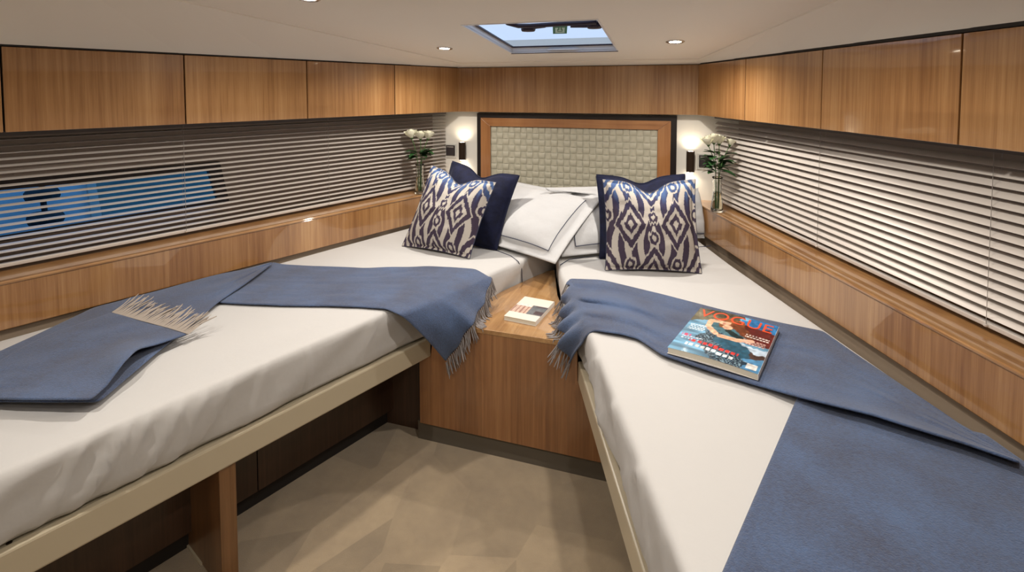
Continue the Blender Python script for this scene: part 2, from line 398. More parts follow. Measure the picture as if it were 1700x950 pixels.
WB = Line((CL[0], YB), (CR[0], YB), (0, 1))
bt = thing('overhead_cabinet', WB.at(WB.len/2, .03, ZB), 'long glossy oak cabinet front spanning the wall above the headboard', 'cabinet')
mesh_obj('body', *lbox(WB, .004, WB.len-.004, .02, YW-YB, ZB+.002, ZT), 'gap_black', bt)
mesh_obj('door', *lbox(WB, -.004, WB.len+.004, 0, .019, ZB, ZT-.0015), 'oak_b', bt, bevel=.0015)

# ================================================================== WINDOW LEDGES
ZF0, ZF1 = .678, .858
def ledge(L, label, mt):
    s0, s1 = wall_s(L, YREAR, .1), wall_s(L, YW, 0)-.004
    t = thing('window_ledge', L.at((s0+s1)/2, .1, ZF0), label, 'ledge')
    mesh_obj('fascia', *lbox(L, s0, s1, 0, .022, ZF0, ZF1-.012), 'oak_b', t, bevel=.003)
    mesh_obj('sill_board', *lbox(L, s0, s1, -.004, WW-.004, ZF1-.013, ZF1), mt, t, bevel=.004)
    mesh_obj('lower_panel', *lbox(L, s0, s1, .016, .03, .02, ZF0-.004), 'gap_brown', t)
    return t
ledge(WL, 'glossy oak window ledge below the blind with the blue window', 'oak_left')
ledge(WR, 'glossy oak window ledge below the unbroken bright blind', 'oak_right')

# ================================================================== BLINDS
def blind(L, w, pitch, wid, tilt, zbot, cords, label, send):
    s0, s1 = wall_s(L, YREAR+.35, w), send
    t = thing('venetian_blind', L.at((s0+s1)/2, w, zbot), label, 'blind')
    n = int((ZB-.022-zbot)/pitch-.2)
    mid = (s0+s1)/2; prof = []
    for k in range(6):                       # curved slat section, room edge low
        a = -1+2*k/5; u = a*wid/2; c = .0016*(1-a*a)
        prof.append((u*math.cos(tilt)-c*math.sin(tilt), u*math.sin(tilt)+c*math.cos(tilt)))
    V = []; th = .0007
    for s in (s0, s1):
        for (u, z) in prof: V.append(L.at(s, w+u, zbot+z))
        for (u, z) in prof: V.append(L.at(s, w+u+th*math.sin(tilt), zbot+z-th*math.cos(tilt)))
    m = 6; Fc = []
    for k in range(m-1): Fc += [(k, k+1, 2*m+k+1, 2*m+k), (m+k, 3*m+k, 3*m+k+1, m+k+1)]
    Fc += [(0, 2*m, 3*m, m), (m-1, 2*m-1, 4*m-1, 3*m-1), tuple(list(range(m))+list(range(2*m-1, m-1, -1))), tuple(list(range(2*m, 3*m))+list(range(4*m-1, 3*m-1, -1)))]
    o0 = mesh_obj('slat', V, Fc, 'slat', t)
    o0.location.z = pitch*.9
    for k in range(1, n):
        o = o0.copy(); COL.objects.link(o); o.parent = t; o.location.z = pitch*(.9+k)
    mesh_obj('bottom_rail', *lbox(L, s0, s1, w-.011, w+.011, zbot-.012, zbot+.003), 'slat', t, bevel=.003)
    mesh_obj('head_rail', *lbox(L, s0, s1, w-.014, w+.016, ZB-.022, ZB+.0), 'head_rail_dark', t)
    for (x) in cords:
        sc, _ = L.px(x, 300, w)
        for dw in (-wid*.5*math.cos(tilt)-.002, wid*.5*math.cos(tilt)+.002):
            mesh_obj('ladder_cord', *tube([L.at(sc, w+dw, zbot-.012), L.at(sc, w+dw, ZB-.01)], .0009, 5), 'cord', t)
        mesh_obj('cord_button', *lathe([(.004, 0), (.006, .002), (.006, .006), (.003, .008)], L.at(sc, w-.013, zbot-.010), 10), 'slat', t)
    return t
blind(WL, .145, .0253, .025, math.radians(14), .886, (305, 544), 'slatted grey venetian blind drawn over the blue window', wall_s(WL, YW, .145)-.015)
blind(WR, .125, .0290, .028, math.radians(42), .886, (1364, 1655), 'pale venetian blind with nearly closed slats, no window showing through', wall_s(WR, YW, .125)-.015)

# ================================================================== HEADBOARD
hb = thing('headboard', (-.70, YW-.02, .55), 'oak framed headboard with woven cream leather squares and black surround', 'headboard')
hx = (-1.378, -.02); ht = 1.388; hz0 = .50
mesh_obj('surround', *box(hx[0], hx[1], YW-.022, YW, hz0, ht), 'black_lacquer', hb)
bx0, bx1, bt_ = hx[0]+.036, hx[1]-.036, ht-.032; ix0, ix1, it = -1.268, -.137, 1.298
fy0, fy1 = YW-.045, YW-.021
def yprism(poly, y0, y1):
    n = len(poly); v = [(p[0], y0, p[1]) for p in poly]+[(p[0], y1, p[1]) for p in poly]
    return v, [tuple(range(n)), tuple(range(n, 2*n))[::-1]]+[(i, (i+1) % n, n+(i+1) % n, n+i) for i in range(n)]
mesh_obj('frame_top', *yprism([(bx0, bt_), (bx1, bt_), (ix1+.001, it), (ix0-.001, it)], fy0, fy1), 'oak_frame_h', hb, bevel=.0015)
mesh_obj('frame_side', *yprism([(bx0, bt_-.001), (ix0-.001, it-.001), (ix0-.001, hz0), (bx0, hz0)], fy0, fy1), 'oak_frame', hb, bevel=.0015)
mesh_obj('frame_side', *yprism([(bx1, bt_-.001), (ix1+.001, it-.001), (ix1+.001, hz0), (bx1, hz0)], fy0, fy1), 'oak_frame', hb, bevel=.0015)
mesh_obj('panel_backing', *box(ix0, ix1, YW-.03, YW-.021, hz0, it), 'woven_leather', hb)
nc = 26; tw = (ix1-ix0)/nc; nr = 10
tiles = {}
for r in range(nr):
    for c in range(nc):
        hor = (r+c) % 2
        if hor not in tiles:                 # a strap end passing over: bulged square
            a, b = tw*.5*(.99 if hor else .94), tw*.5*(.94 if hor else .99); V = []
            for i in range(5):
                for j in range(5):
                    u, w_ = -1+i*.5, -1+j*.5; hgt = .0055*((1-abs(u)**4) if hor else (1-abs(w_)**4))*(1-.25*abs(w_ if hor else u)**6)
                    V.append((u*a, -.0005-hgt, w_*b))
            me = bpy.data.meshes.new('tile'); me.from_pydata(V, [], grid_faces(5, 5)); me.materials.append(M('woven_leather'))
            for p in me.polygons: p.use_smooth = True
            tiles[hor] = me
        o = bpy.data.objects.new('woven_square', tiles[hor]); COL.objects.link(o); o.parent = hb
        p = Vector((ix0+tw*(c+.5), YW-.030, it-tw*(r+.5)))-Vector(hb.location); o.location = p
        o.rotation_euler = (random.uniform(-.03, .03), 0, random.uniform(-.03, .03))

# ================================================================== WALL LAMPS, SWITCHES
def wall_lamp(x, z0, z1, label):
    y = YW-.038; t = thing('wall_lamp', (x, YW, (z0+z1)/2), label, 'lamp', 'reading lamps beside the headboard')
    mesh_obj('shade', *lathe([(.021, 0), (.025, .002), (.025, z1-z0-.002), (.021, z1-z0), (.021, z1-z0-.02), (.0, z1-z0-.02)], (x, y, z0), 24, True, False), 'bronze', t, smooth=False)
    mesh_obj('mount', *box(x-.012, x+.012, y+.022, YW, z0+.03, z1-.03), 'bronze', t)
    mesh_obj('bulb', *lathe([(.0165, 0), (.0165, .004)], (x, y, z1-.006), 20), 'lamp_glow', t)
    mesh_obj('bulb', *lathe([(.0165, 0), (.0165, .004)], (x, y, z0-.003), 20), 'lamp_glow', t)
    for (z, rx) in ((z1+.006, math.pi), (z0-.006, 0)):
        ld = bpy.data.lights.new('sconce_light', 'SPOT'); ld.energy = SCONCE_W; ld.color = (1, .84, .62); ld.spot_size = math.radians(150); ld.spot_blend = .8; ld.shadow_soft_size = .012
        lo = bpy.data.objects.new('sconce_light', ld); COL.objects.link(lo); lo.location = (x, y, z); lo.rotation_euler = (rx, 0, 0)
wall_lamp(-1.487, 1.050, 1.178, 'bronze cylinder wall lamp beside the headboard, near the three-rose vase')
wall_lamp(.064, 1.038, 1.170, 'bronze cylinder wall lamp beside the headboard, near the leafier rose vase')
def switch(x, z, label):
    t = thing('light_switch', (x, YW, z), label, 'switch', 'switches beside the wall lamps')
    mesh_obj('plate', *box(x-.045, x+.045, YW-.008, YW, z-.052, z+.052), 'plate_white', t, bevel=.003)
    mesh_obj('rocker', *box(x-.035, x+.035, YW-.018, YW-.007, z-.034, z+.042), 'switch_dark', t, bevel=.004)
    mesh_obj('rocker_highlight', *box(x-.028, x+.028, YW-.0195, YW-.017, z+.026, z+.034), 'chrome', t)
switch(-1.591, 1.108, 'dark glossy square switch on the white wall by the three-rose vase')
switch(.150, 1.103, 'dark glossy square switch on the white wall behind the leafier roses')

# ================================================================== BERTHS
def berth(L, s0, label, divs):
    s1 = L.len+.0
    t = thing('berth', L.at((s0+s1)/2, -.45, 0), label, 'bed')
    mesh_obj('rail', *lbox(L, s0, s1, -.028, 0, ZRB, ZRT), 'rail_cream', t, bevel=.006)
    mesh_obj('rail_lip', *lbox(L, s0, s1, -.05, -.026, ZRT-.03, ZRT-.004), 'rail_cream', t, bevel=.003)
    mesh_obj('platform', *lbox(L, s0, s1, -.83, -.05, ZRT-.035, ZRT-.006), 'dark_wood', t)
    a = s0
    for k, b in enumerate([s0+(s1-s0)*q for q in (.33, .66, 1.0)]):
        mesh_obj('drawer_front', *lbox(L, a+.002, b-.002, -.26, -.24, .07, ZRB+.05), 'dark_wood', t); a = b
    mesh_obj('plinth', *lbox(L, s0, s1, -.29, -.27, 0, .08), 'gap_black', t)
    for s in divs: 
        mesh_obj('divider_panel', *lbox(L, s, s+.05, -.80, -.012, 0, ZRB+.004), 'oak_post', t, bevel=.002)
        mesh_obj('floor_strip', *lbox(L, s-.006, s, -.80, -.16, 0, .008), 'rail_cream', t)
    mesh_obj('rail_screw', *lathe([(.006, 0), (.006, .002), (.003, .002)], L.at(.02, -.034, ZRT-.004), 12), 'bronze', t)
    return t
sp = RL.px(366, 780)[0]
b_l = berth(RL, -.55, 'cream railed single berth under the blind with the blue window', [sp])
b_r = berth(RR, -1.3, 'cream railed single berth under the unbroken bright blind', [])

for L_, pts in ((0, [(-1.06, 2.05), (-.94, 2.17), (-.72, 2.74), (-.69, YW-.005), (-1.42, YW-.005), (-1.92, 2.05)]), (1, [(-.36, 2.05), (-.56, 2.5), (-.64, 2.76), (-.645, YW-.005), (.03, YW-.005), (.56, 2.05)])):
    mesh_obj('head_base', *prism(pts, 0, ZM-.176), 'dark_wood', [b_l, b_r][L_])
# mattresses -------------------------------------------------------
def mattress(name, near, far, label, seed, folds=()):
    n, m = 300, 26; A, B = resample(near, n), resample(far, n)
    for L in (WL, WR): w = (B-L.p)@L.n; B = B-np.maximum(0, w-.006)[:, None]*L.n
    for _ in range(2): A[1:-1] = .25*A[:-2]+.5*A[1:-1]+.25*A[2:]
    c = (A.mean(0)+B.mean(0))/2; zb = ZM-.175
    prof = [(.012, 0.0), (.004, .012), (.0, .04), (.0, .075), (.0, .11), (.001, .14), (.004, .156), (.010, .167), (.019, .173), (.034, .175)]
    sl = np.r_[0, np.cumsum(np.linalg.norm(np.diff(A, axis=0), axis=1))]; cols = []
    for sgn, E in ((1, A), (-1, B)):
        D = (B-A)*sgn; D = D/np.linalg.norm(D, axis=1)[:, None]; ring = []
        for ins, dz in prof:
            tt = dz/.175; amp = (1-tt)**.8*min(1, tt*6+.35)
            wr = (vnoise(sl*7+seed-tt*2.6, tt*.9+seed)*.026+vnoise(sl*19-tt*5, tt*1.2+seed)*.020*np.clip(1.3-sl*.8, .3, 1))*amp*1.5
            if sgn == 1:                  # pulled folds towards the foot
                for c0, sl_, h_, w_ in folds: wr = wr+h_*np.exp(-((sl-c0-(tt-.5)*sl_)/w_)**2)*min(1, (1-tt)*5)*min(1, tt*4+.4)
            if sgn == -1: wr = np.minimum(wr, .004)
            Q = E+D*(ins-.001-wr)[:, None]; ring.append(np.c_[Q, np.full(n, zb+dz)])
        cols.append(ring)
    L_, R_ = cols[0][-1], cols[1][-1]; top = []
    for k in range(1, m):
        t = k/m; Q = L_*(1-t)+R_*t; env = min(1, min(t, 1-t)*8)
        Q[:, 2] = ZM+env*(.0045*vnoise(sl*2.2+seed, np.full(n, t*7+seed))+.0025*vnoise(sl*6+t*9, np.full(n, t*16+seed*2))); top.append(Q)
    rows = cols[0]+top+cols[1][::-1]; G = np.stack(rows, 1); k = G.shape[1]
    Fc = grid_faces(n, k)+[tuple(range(k)), tuple((n-1)*k+i for i in range(k))]+[(i*k, (i+1)*k, (i+1)*k+k-1, i*k+k-1) for i in range(n-1)]
    o = mesh_obj(name, G.reshape(-1, 3), Fc, 'sheet', None, base=(c[0], c[1], zb))
    for p in o.data.polygons: p.use_smooth = len(p.vertices) == 4
    return tag(o, label, 'mattress')
def rl(s, w=0): return RL.at(s, w)[:2]
def rr(s, w=0): return RR.at(s, w)[:2]
nearL = [rl(-.5, -.012), rl(.35, -.014), rl(.8, -.014), rl(RL.len-.03, -.012), (-.92, 2.15), (-.83, 2.42), (-.70, 2.75), (-.668, 2.9), (-.668, YW-.06)]
fa, fb = onz(0, 566, ZM), onz(580, 405, ZM); fL = Line(fa[:2], fb[:2], (-1, 0)); fL.p = fL.p+fL.n*.016
farL = [fL.at(wall_s(fL, .20))[:2], fL.at(0)[:2], fL.at(fL.len)[:2], fL.at(wall_s(fL, 2.95))[:2], (WL.at(wall_s(WL, YW-.06))[0]+.03, YW-.06)]
mL = mattress('mattress', nearL, farL, 'white sheeted mattress on the berth beside the blue window', 1.3, [(.62, .10, .012, .012), (.70, .13, .016, .014), (.76, .09, .010, .010), (.83, .12, .014, .013), (.90, .10, .010, .012), (.97, .12, .008, .012), (1.10, .07, .007, .012), (1.28, .0, .006, .006), (1.5, .16, .006, .016), (1.75, .2, .006, .02)])
nearR = [rr(-.95, -.012), rr(0, -.012), rr(RR.len-.03, -.012), (-.545, 2.42), (-.645, 2.75), (-.652, 2.9), (-.652, YW-.06)]
ga, gb = onz(1500, 640, ZM), onz(1270, 480, ZM); fR = Line(ga[:2], gb[:2], (1, 0)); fR.p = fR.p+fR.n*.016
farR = [fR.at(wall_s(fR, .45))[:2], fR.at(0)[:2], fR.at(fR.len)[:2], fR.at(wall_s(fR, 2.85))[:2], (WR.at(wall_s(WR, YW-.06))[0]-.03, YW-.06)]
mR = mattress('mattress', nearR, farR, 'white sheeted mattress on the berth under the magazine', 5.7, [(.95+.13*k, .16*(-1)**k, .008, .015) for k in range(9)])
def piping(parent, pts, r=.0022):
    mesh_obj('navy_piping', *tube(pts, r, 6), 'navy_thread', parent)
def zpts(px, z): return [tuple(onz(x, y, z)) for x, y in px]
eL_ = onz(864, 440, ZM)
piping(mL, zpts([(770, 409), (800, 412), (825, 416), (848, 425), (860, 434)], ZM+.001)+[tuple(onpl(866, 446, (-.83+.003, 2.42), (1, -.37))), tuple(onpl(867, 474, (-.83+.003, 2.42), (1, -.37)))])
piping(mR, zpts([(930, 440), (945, 431), (970, 427), (1000, 424), (1060, 418), (1150, 411), (1180, 408.5)], ZM+.001))

# nightstand -------------------------------------------------------
ns = thing('nightstand', (-.69, 2.2, 0), 'wedge shaped oak bedside cabinet between the two berths', 'nightstand')
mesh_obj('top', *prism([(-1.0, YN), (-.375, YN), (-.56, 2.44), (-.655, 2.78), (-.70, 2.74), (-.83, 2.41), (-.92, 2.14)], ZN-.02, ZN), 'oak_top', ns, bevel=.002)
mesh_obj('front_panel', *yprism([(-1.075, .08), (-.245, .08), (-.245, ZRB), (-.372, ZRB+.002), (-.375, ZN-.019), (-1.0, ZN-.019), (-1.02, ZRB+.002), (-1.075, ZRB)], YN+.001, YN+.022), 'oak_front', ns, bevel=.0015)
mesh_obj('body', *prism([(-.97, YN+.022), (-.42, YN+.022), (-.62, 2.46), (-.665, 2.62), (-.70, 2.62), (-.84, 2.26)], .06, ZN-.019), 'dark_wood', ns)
mesh_obj('plinth', *box(-1.09, -.235, YN+.012, YN+.045, 0, .081), 'toe_dark', ns)

# ================================================================== PILLOWS AND CUSHIONS
def cushion_grid(w, h, T, n, pinch=.05, dent=0.0, flange=0.0):
    """front and back sheets: local x across, z up from 0, y thickness (front = -y)"""
    u = np.linspace(-1, 1, n); U, Vv = np.meshgrid(u, u, indexing='ij')
    e = .93 if not flange else 1-flange
    a = np.clip(np.abs(U)/e, 0, 1); b = np.clip(np.abs(Vv)/e, 0, 1)
    t = T*((1-a**2.6)*(1-b**2.6))**.55+.003
    X = w/2*U*(1-pinch*(1-Vv**2)); Z = h/2*Vv*(1-pinch*(1-U**2))
    if dent: Z = Z-dent*np.exp(-(U/.33)**2)*np.clip((Vv+.1)/1.1, 0, 1)**2; t = t*(1-.35*np.exp(-(U/.22)**2)*np.clip(Vv, 0, 1))
    wr = vnoise(U*3+7, Vv*3+2)*.018*(t/T)+vnoise(U*7+1, Vv*7+9)*.006*(t/T)
    return U, Vv, X, Z+h/2*(1-pinch*0), t+wr*.8, t-wr*.5
def place(P, base, lean, yaw, roll=0.0):
    s = math.sin(roll); x, y, z = P[:, 0], P[:, 1], P[:, 2]
    x, z = x-s*z, z+s*x*np.clip(z/z.max(), 0, 1)                          # tilts sideways with a flat foot edge
    c, s = math.cos(lean), math.sin(lean); y, z = c*y+s*z, -s*y+c*z       # lean back = +y with height
    c, s = math.cos(yaw), math.sin(yaw); x, y = c*x-s*y, s*x+c*y
    return np.stack([x+base[0], y+base[1], z+base[2]], 1)
def tuck(A, n, behind):
    """push a soft sheet pair back until none of it lies in front of or inside the things it leans behind"""
    m = n*n
    for bvh, d in behind:
        d = Vector(d).normalized(); D = np.zeros(2*m)
        for i in range(2*m):
            p = Vector(A[i]); t = 0.0; o = p.copy()
            for _ in range(6):
                h = bvh.ray_cast(o, d, .6)
                if h[0] is None: break
                t = (h[0]-p).dot(d)+.008; o = h[0]+d*.0005
            D[i] = t
        F, B = D[:m].reshape(n, n), D[m:].reshape(n, n)
        for q in (F, B):
            for _ in range(10):
                e = np.pad(q, 1, mode='edge'); bl = (e[:-2, 1:-1]+e[2:, 1:-1]+e[1:-1, :-2]+e[1:-1, 2:]+4*q)/8; np.maximum(q, bl, out=q)
        dv = np.array(d); thick = ((A[m:]-A[:m])@dv).reshape(n, n)
        B = np.maximum(B, F+np.minimum(0, .006-thick)*0+np.maximum(0, np.minimum(thick, .02)-(thick+B-F)))
        A[:m] += F.reshape(-1, 1)*dv; A[m:] += B.reshape(-1, 1)*dv
    A[:, 1] = np.minimum(A[:, 1], YW-.05)
    for L in (WL, WR):
        w = (A[:, :2]-L.p)@L.n; A[:, :2] -= np.maximum(0, w+.010)[:, None]*L.n
    A[:, 2] = np.maximum(A[:, 2], ZM-.001)
    return A
def bvh_of(A, n):
    g = grid_faces(n, n); m = n*n; return BVHTree.FromPolygons([tuple(p) for p in A], g+[tuple(m+i for i in q) for q in g])
def cushion(name, w, h, T, base, lean, yaw, mats, label, cat, group=None, n=46, roll=0.0, dent=0.0, pinch=.05, flange=0.0, color=None, piped=None, behind=()):
    U, Vv, X, Z, tf, tb = cushion_grid(w, h, T, n, pinch, dent, flange)
    Fp = np.stack([X.ravel(), -tf.ravel(), Z.ravel()], 1); Bp = np.stack([X.ravel(), tb.ravel(), Z.ravel()], 1)
    A = tuck(place(np.r_[Fp, Bp], base, lean, yaw, roll), n, behind)
    m = n*n; g = grid_faces(n, n); Fc = list(g)+[tuple(m+i for i in q[::-1]) for q in g]
    rim = [i*n for i in range(n)]+[(n-1)*n+j for j in range(1, n)]+[i*n+n-1 for i in range(n-2, -1, -1)]+[j for j in range(n-2, 0, -1)]
    Fc += [(rim[i], rim[(i+1) % len(rim)], m+rim[(i+1) % len(rim)], m+rim[i]) for i in range(len(rim))]
    o = mesh_obj(name, A, Fc, mats, None, smooth=True, base=tuple(base))
    if len(mats) > 1:
        k = len(g)
        for i, p in enumerate(o.data.polygons):
            if k <= i < 2*k: p.material_index = 1
    if color is not None: set_cols(o.data, np.r_[color(U, Vv).reshape(-1, 3), np.full((m, 3), .05)])
    tag(o, label, cat, group)
    if piped:
        R = [A[i]*.5+A[m+i]*.5 for i in rim]; R.append(R[0])
        mesh_obj('piping', *tube(R, piped[0], 6, caps=False), piped[1], o, smooth=True)
    return o, A, n
def surf_line(A, n, uv, off=.004):          # polyline on the front sheet, lifted a little
    G = A[:n*n].reshape(n, n, 3); out = []
    for u, v in uv:
        a = (u+1)/2*(n-1); b = (v+1)/2*(n-1); i, j = min(int(a), n-2), min(int(b), n-2); fa, fb = a-i, b-j
        p = G[i, j]*(1-fa)*(1-fb)+G[i+1, j]*fa*(1-fb)+G[i, j+1]*(1-fa)*fb+G[i+1, j+1]*fa*fb
        q = np.cross(G[i+1, j]-G[i, j], G[i, j+1]-G[i, j]); q = q/np.linalg.norm(q)
        out.append(tuple(p+q*off*(1 if q@(CAM-p) > 0 else -1)))
    return out
def ikat(U, V):
    x, y = U*1.02, V*1.0
    jag = vnoise(x*30+5, y*2.2)*.07+vnoise(x*60, y*4+11)*.05
    y2 = y+jag; xs = np.abs(x)
    best = np.full(U.shape, 9.0); bx = np.zeros_like(U); by = np.zeros_like(U)
    for cx, cy in ((.5, .0), (0, -1.02), (1.0, -1.02), (0, 1.02), (1.0, 1.02), (.5, -2.04), (.5, 2.04)):
        dx, dy = np.abs(xs-cx), y2-cy
        d = (dx/.36)**1.05+np.abs(dy)/.60
        m = d < best; best = np.where(m, d, best); bx = np.where(m, dx, bx); by = np.where(m, dy, by)
    d = best; dark = np.zeros(U.shape, bool)
    dark |= (d > .17) & (d < .40); dark |= (d > .62) & (d < .93)
    out = d >= 1.02                                        # the field between the medallions
    st = np.sin(xs*23+np.sin(y2*3.6)*2.2)
    dark |= out & (st > -.05)
    for cx, cy in ((0, .17), (0, -.3), (.5, .88), (.5, -.88), (1.0, .2)):   # little rosettes
        r = np.hypot((xs-cx)/.10, (y2-cy)/.13)
        dark = np.where(r < 1.35, (r > .45) & (r < 1.0), dark)
    cream = lin((184, 177, 169)); purple = lin((58, 46, 66)); blue = lin((62, 88, 134)); navy = lin((46, 44, 78))
    k = np.clip((y-.15+vnoise(x*20, y*3)*.35)/.75, 0, 1)[..., None]
    ink = np.where(k < .5, purple*(1-2*k)+navy*2*k, navy*(2-2*k)+blue*(2*k-1))
    return np.where(dark[..., None], ink, cream)
Z0 = ZM+.004
# white pillows
def pillow(base, lean, yaw, w, h, T, label, roll=0.0, border=(0, 1), behind=()):
    o, A, n = cushion('pillow', w, h, T, base, lean, yaw, ['pillow_white'], label, 'pillow', 'white bed pillows', n=40, roll=roll, pinch=.035, flange=.14, behind=behind)
    e = .80; C4 = [(-e, -e), (e, -e), (e, e*.9), (-e, e*.9)]
    for q in border:                          # 0 foot edge, 1 right side, 3 left side
        a, b = C4[q], C4[(q+1) % 4]
        mesh_obj('navy_border', *tube(surf_line(A, n, [(a[0]+(b[0]-a[0])*t, a[1]+(b[1]-a[1])*t) for t in np.linspace(0, 1, 34)]), .0022, 5), 'navy_thread', o)
    return o, A, n
# navy cushions first, the pillows are tucked behind them
_, aN1, nN1 = cushion('cushion', .47, .46, .07, (-1.19, 2.70, Z0), math.radians(24), math.radians(-8), ['navy_velvet', 'grey_back'], 'plain navy cushion behind the printed cushion, beside the white jutting pillow', 'cushion', 'plain navy cushions', dent=.05, roll=math.radians(-7), piped=(.004, 'navy_velvet'))
_, aN2, nN2 = cushion('cushion', .48, .45, .07, (-.16, 2.76, Z0), math.radians(20), math.radians(14), ['navy_velvet', 'grey_back'], 'plain navy cushion behind the printed cushion, on the magazine berth', 'cushion', 'plain navy cushions', dent=.04, roll=math.radians(1), piped=(.004, 'navy_velvet'))
bN1, bN2 = bvh_of(aN1, nN1), bvh_of(aN2, nN2)
_, a1, n1 = pillow((-.895, 2.645, Z0+.015), math.radians(58), math.radians(-25), .68, .52, .085, 'white navy-bordered pillow with its corner jutting over the bedside cabinet', behind=[(bN1, (.14, .99, 0))])
b1_ = bvh_of(a1, n1)
pillow((-1.29, 3.06, Z0+.005), math.radians(34), math.radians(-18), .56, .30, .045, 'white pillow leaning on the wall behind the navy cushion near the three-rose vase', border=(0,), behind=[(bN1, (.14, .99, 0)), (b1_, (-.45, .9, 0))])
_, a3, n3 = pillow((-.235, 2.825, Z0+.015), math.radians(46), math.radians(31), .80, .44, .075, 'white navy-bordered pillow under the navy cushion, facing the magazine', border=(0, 3), behind=[(bN2, (-.24, .97, 0)), (b1_, (.75, .66, 0))])
b3_ = bvh_of(a3, n3)
pillow((.02, 3.19, Z0+.005), math.radians(20), math.radians(20), .40, .305, .04, 'white pillow leaning on the wall by the leafier rose vase', border=(0,), behind=[(bN2, (-.24, .97, 0)), (b3_, (.3, .95, 0))])
# printed cushions
cushion('cushion', .46, .45, .075, (-1.27, 2.53, Z0), math.radians(24), math.radians(-11), ['ikat', 'ikat'], 'blue and purple ikat patterned cushion, on the berth by the blue window', 'cushion', 'ikat patterned cushions', n=220, dent=.05, roll=math.radians(-8), color=ikat, piped=(.003, 'navy_thread'))
cushion('cushion', .46, .45, .08, (-.115, 2.58, Z0), math.radians(16), math.radians(12.5), ['ikat', 'ikat'], 'blue and purple ikat patterned cushion, on the berth with the magazine', 'cushion', 'ikat patterned cushions', n=220, dent=.055, roll=math.radians(1), color=ikat, piped=(.003, 'navy_thread'))

# ================================================================== THROWS
def cloth_grid(name, G, mat, parent, thick=.007, sub=True):
    nu, nv = G.shape[:2]
    o = mesh_obj(name, G.reshape(-1, 3), grid_faces(nu, nv), mat, parent, smooth=True)
    s = o.modifiers.new('solidify', 'SOLIDIFY'); s.thickness = thick; s.offset = 0
    if sub: b = o.modifiers.new('subsurf', 'SUBSURF'); b.levels = 1; b.render_levels = 1
    return o
def conform(G, mat, eps=.0055):
    off = Vector(mat.location); bv = BVHTree.FromPolygons([v.co+off for v in mat.data.vertices], [tuple(p.vertices) for p in mat.data.polygons])
    for i in range(G.shape[0]):
        for j in range(G.shape[1]):
            p = Vector(G[i, j]); loc, nr, k, dd = bv.find_nearest(p)
            if (p-loc).dot(nr) < eps and nr.z > -.5: G[i, j] = loc+nr*eps
    return G
def drape(hem, edge, far, low=None, up=None, k1=9, k2=40, nv=34):
    """rows run hem -> mattress edge -> far side; hem/edge/far are polylines (world)"""
    h, e, f = resample(hem, nv), resample(edge, nv), resample(far, nv); G = np.zeros((k1+k2, nv, 3))
    for j in range(nv):
        for i in range(k1): t = i/k1; G[i, j] = h[j]*(1-t)+e[j]*t
        for i in range(k2): t = i/(k2-1); G[k1+i, j] = e[j]*(1-t)+f[j]*t
    return G
def over_stand(p, q, step, out):
    """a strand point that would sink into the bedside cabinet slides outwards along its top, or falls in front of it"""
    if q[1] > YN-.004 and q[2] < ZN+.0035:
        if p[2] >= ZN+.003: q = p+out*step*.9; q[2] = ZN+.0035
        else: q = np.array([q[0], YN-.005, q[2]])
    return q
def strands(roots, dirs, length, n_seg=5, r=.0016, droop=0.0, jit=.25, curl=.1, out=None):
    V, Fc = [], []
    for p, d in zip(roots, dirs):
        p = np.array(p, float); d = np.array(d, float); d /= np.linalg.norm(d); L = length*random.uniform(.8, 1.15); pts = [p]
        d = d+np.array([random.uniform(-jit, jit) for _ in range(3)])*np.array([1, 1, .25]); d /= np.linalg.norm(d)
        sd = np.array([random.uniform(-1, 1), random.uniform(-1, 1), 0])*curl
        for k in range(n_seg): d = d+sd*.5+np.array([0, 0, -droop]); d /= np.linalg.norm(d); q = pts[-1]+d*L/n_seg; pts.append(q if out is None else over_stand(pts[-1], q, L/n_seg, out))
        v, f = tube(pts, [r]*(len(pts)-1)+[r*.5], 4); k = len(V); V += v; Fc += [tuple(i+k for i in q) for q in f]
    return V, Fc
# ---- left throw
tl = thing('throw_blanket', tuple(onz(400, 520, ZM)), 'fringed blue wool throw folded over the berth by the blue window', 'blanket')
hn = np.array([RL.n[0], RL.n[1]])
def hangL(x, y, off=.02): return onpl(x, y, RL.p+RL.n*off, RL.n)
zt1 = ZM+.010
def edgeL(x, y): p = onz(x, y, zt1); return p
hem = [onz(816, 461, zt1-.006), onz(804, 502, ZN+.055), onY(783, 541, YN-.015), onY(741, 602, YN-.03)]
edge = [onz(813, 459, zt1-.002), onz(770, 476, zt1), onz(720, 497, zt1), onz(664, 521, zt1-.003)]
far = [onz(452, 436, zt1), onz(362, 503, zt1)]
G = drape(hem, edge, far, k2=44)
up_px = resample([(813, 459), (790, 447), (750, 443.5), (700, 443), (600, 445.5), (520, 442.5), (470, 440), (452, 436)], 44)
lo_px = resample([(664, 521), (640, 513), (600, 510), (540, 508), (470, 508), (400, 505), (362, 503)], 44)
for i in range(44):
    a, b = onz(*up_px[i], zt1), onz(*lo_px[i], zt1)
    for j in range(34):
        t = j/33; G[9+i, j] = a*(1-t)+b*t; G[9+i, j, 2] = zt1+.004*vnoise(i*.25, j*.3)+.003*vnoise(i*.1+9, j*.8)-.004*max(0, 1-i/3)
for i in range(9):
    for j in range(34):
        bulge = math.sin(math.pi*i/9)*.02*(j/33)+.006*math.sin(j*.75)*(1-i/9); G[i, j, 0] += RL.n[0]*bulge; G[i, j, 1] += RL.n[1]*bulge
cloth_grid('draped_cloth', conform(G, mL), 'throw_blue', tl)
hp = resample(G[0], 46)
mesh_obj('fringe', *strands([p for p in hp for _ in (0, 1)], [(RL.n[0]*.30, RL.n[1]*.30, -1)]*92, .066, r=.0024, jit=.16, out=np.array([RL.n[0], RL.n[1], 0])), 'fringe_grey', tl, kind='stuff')
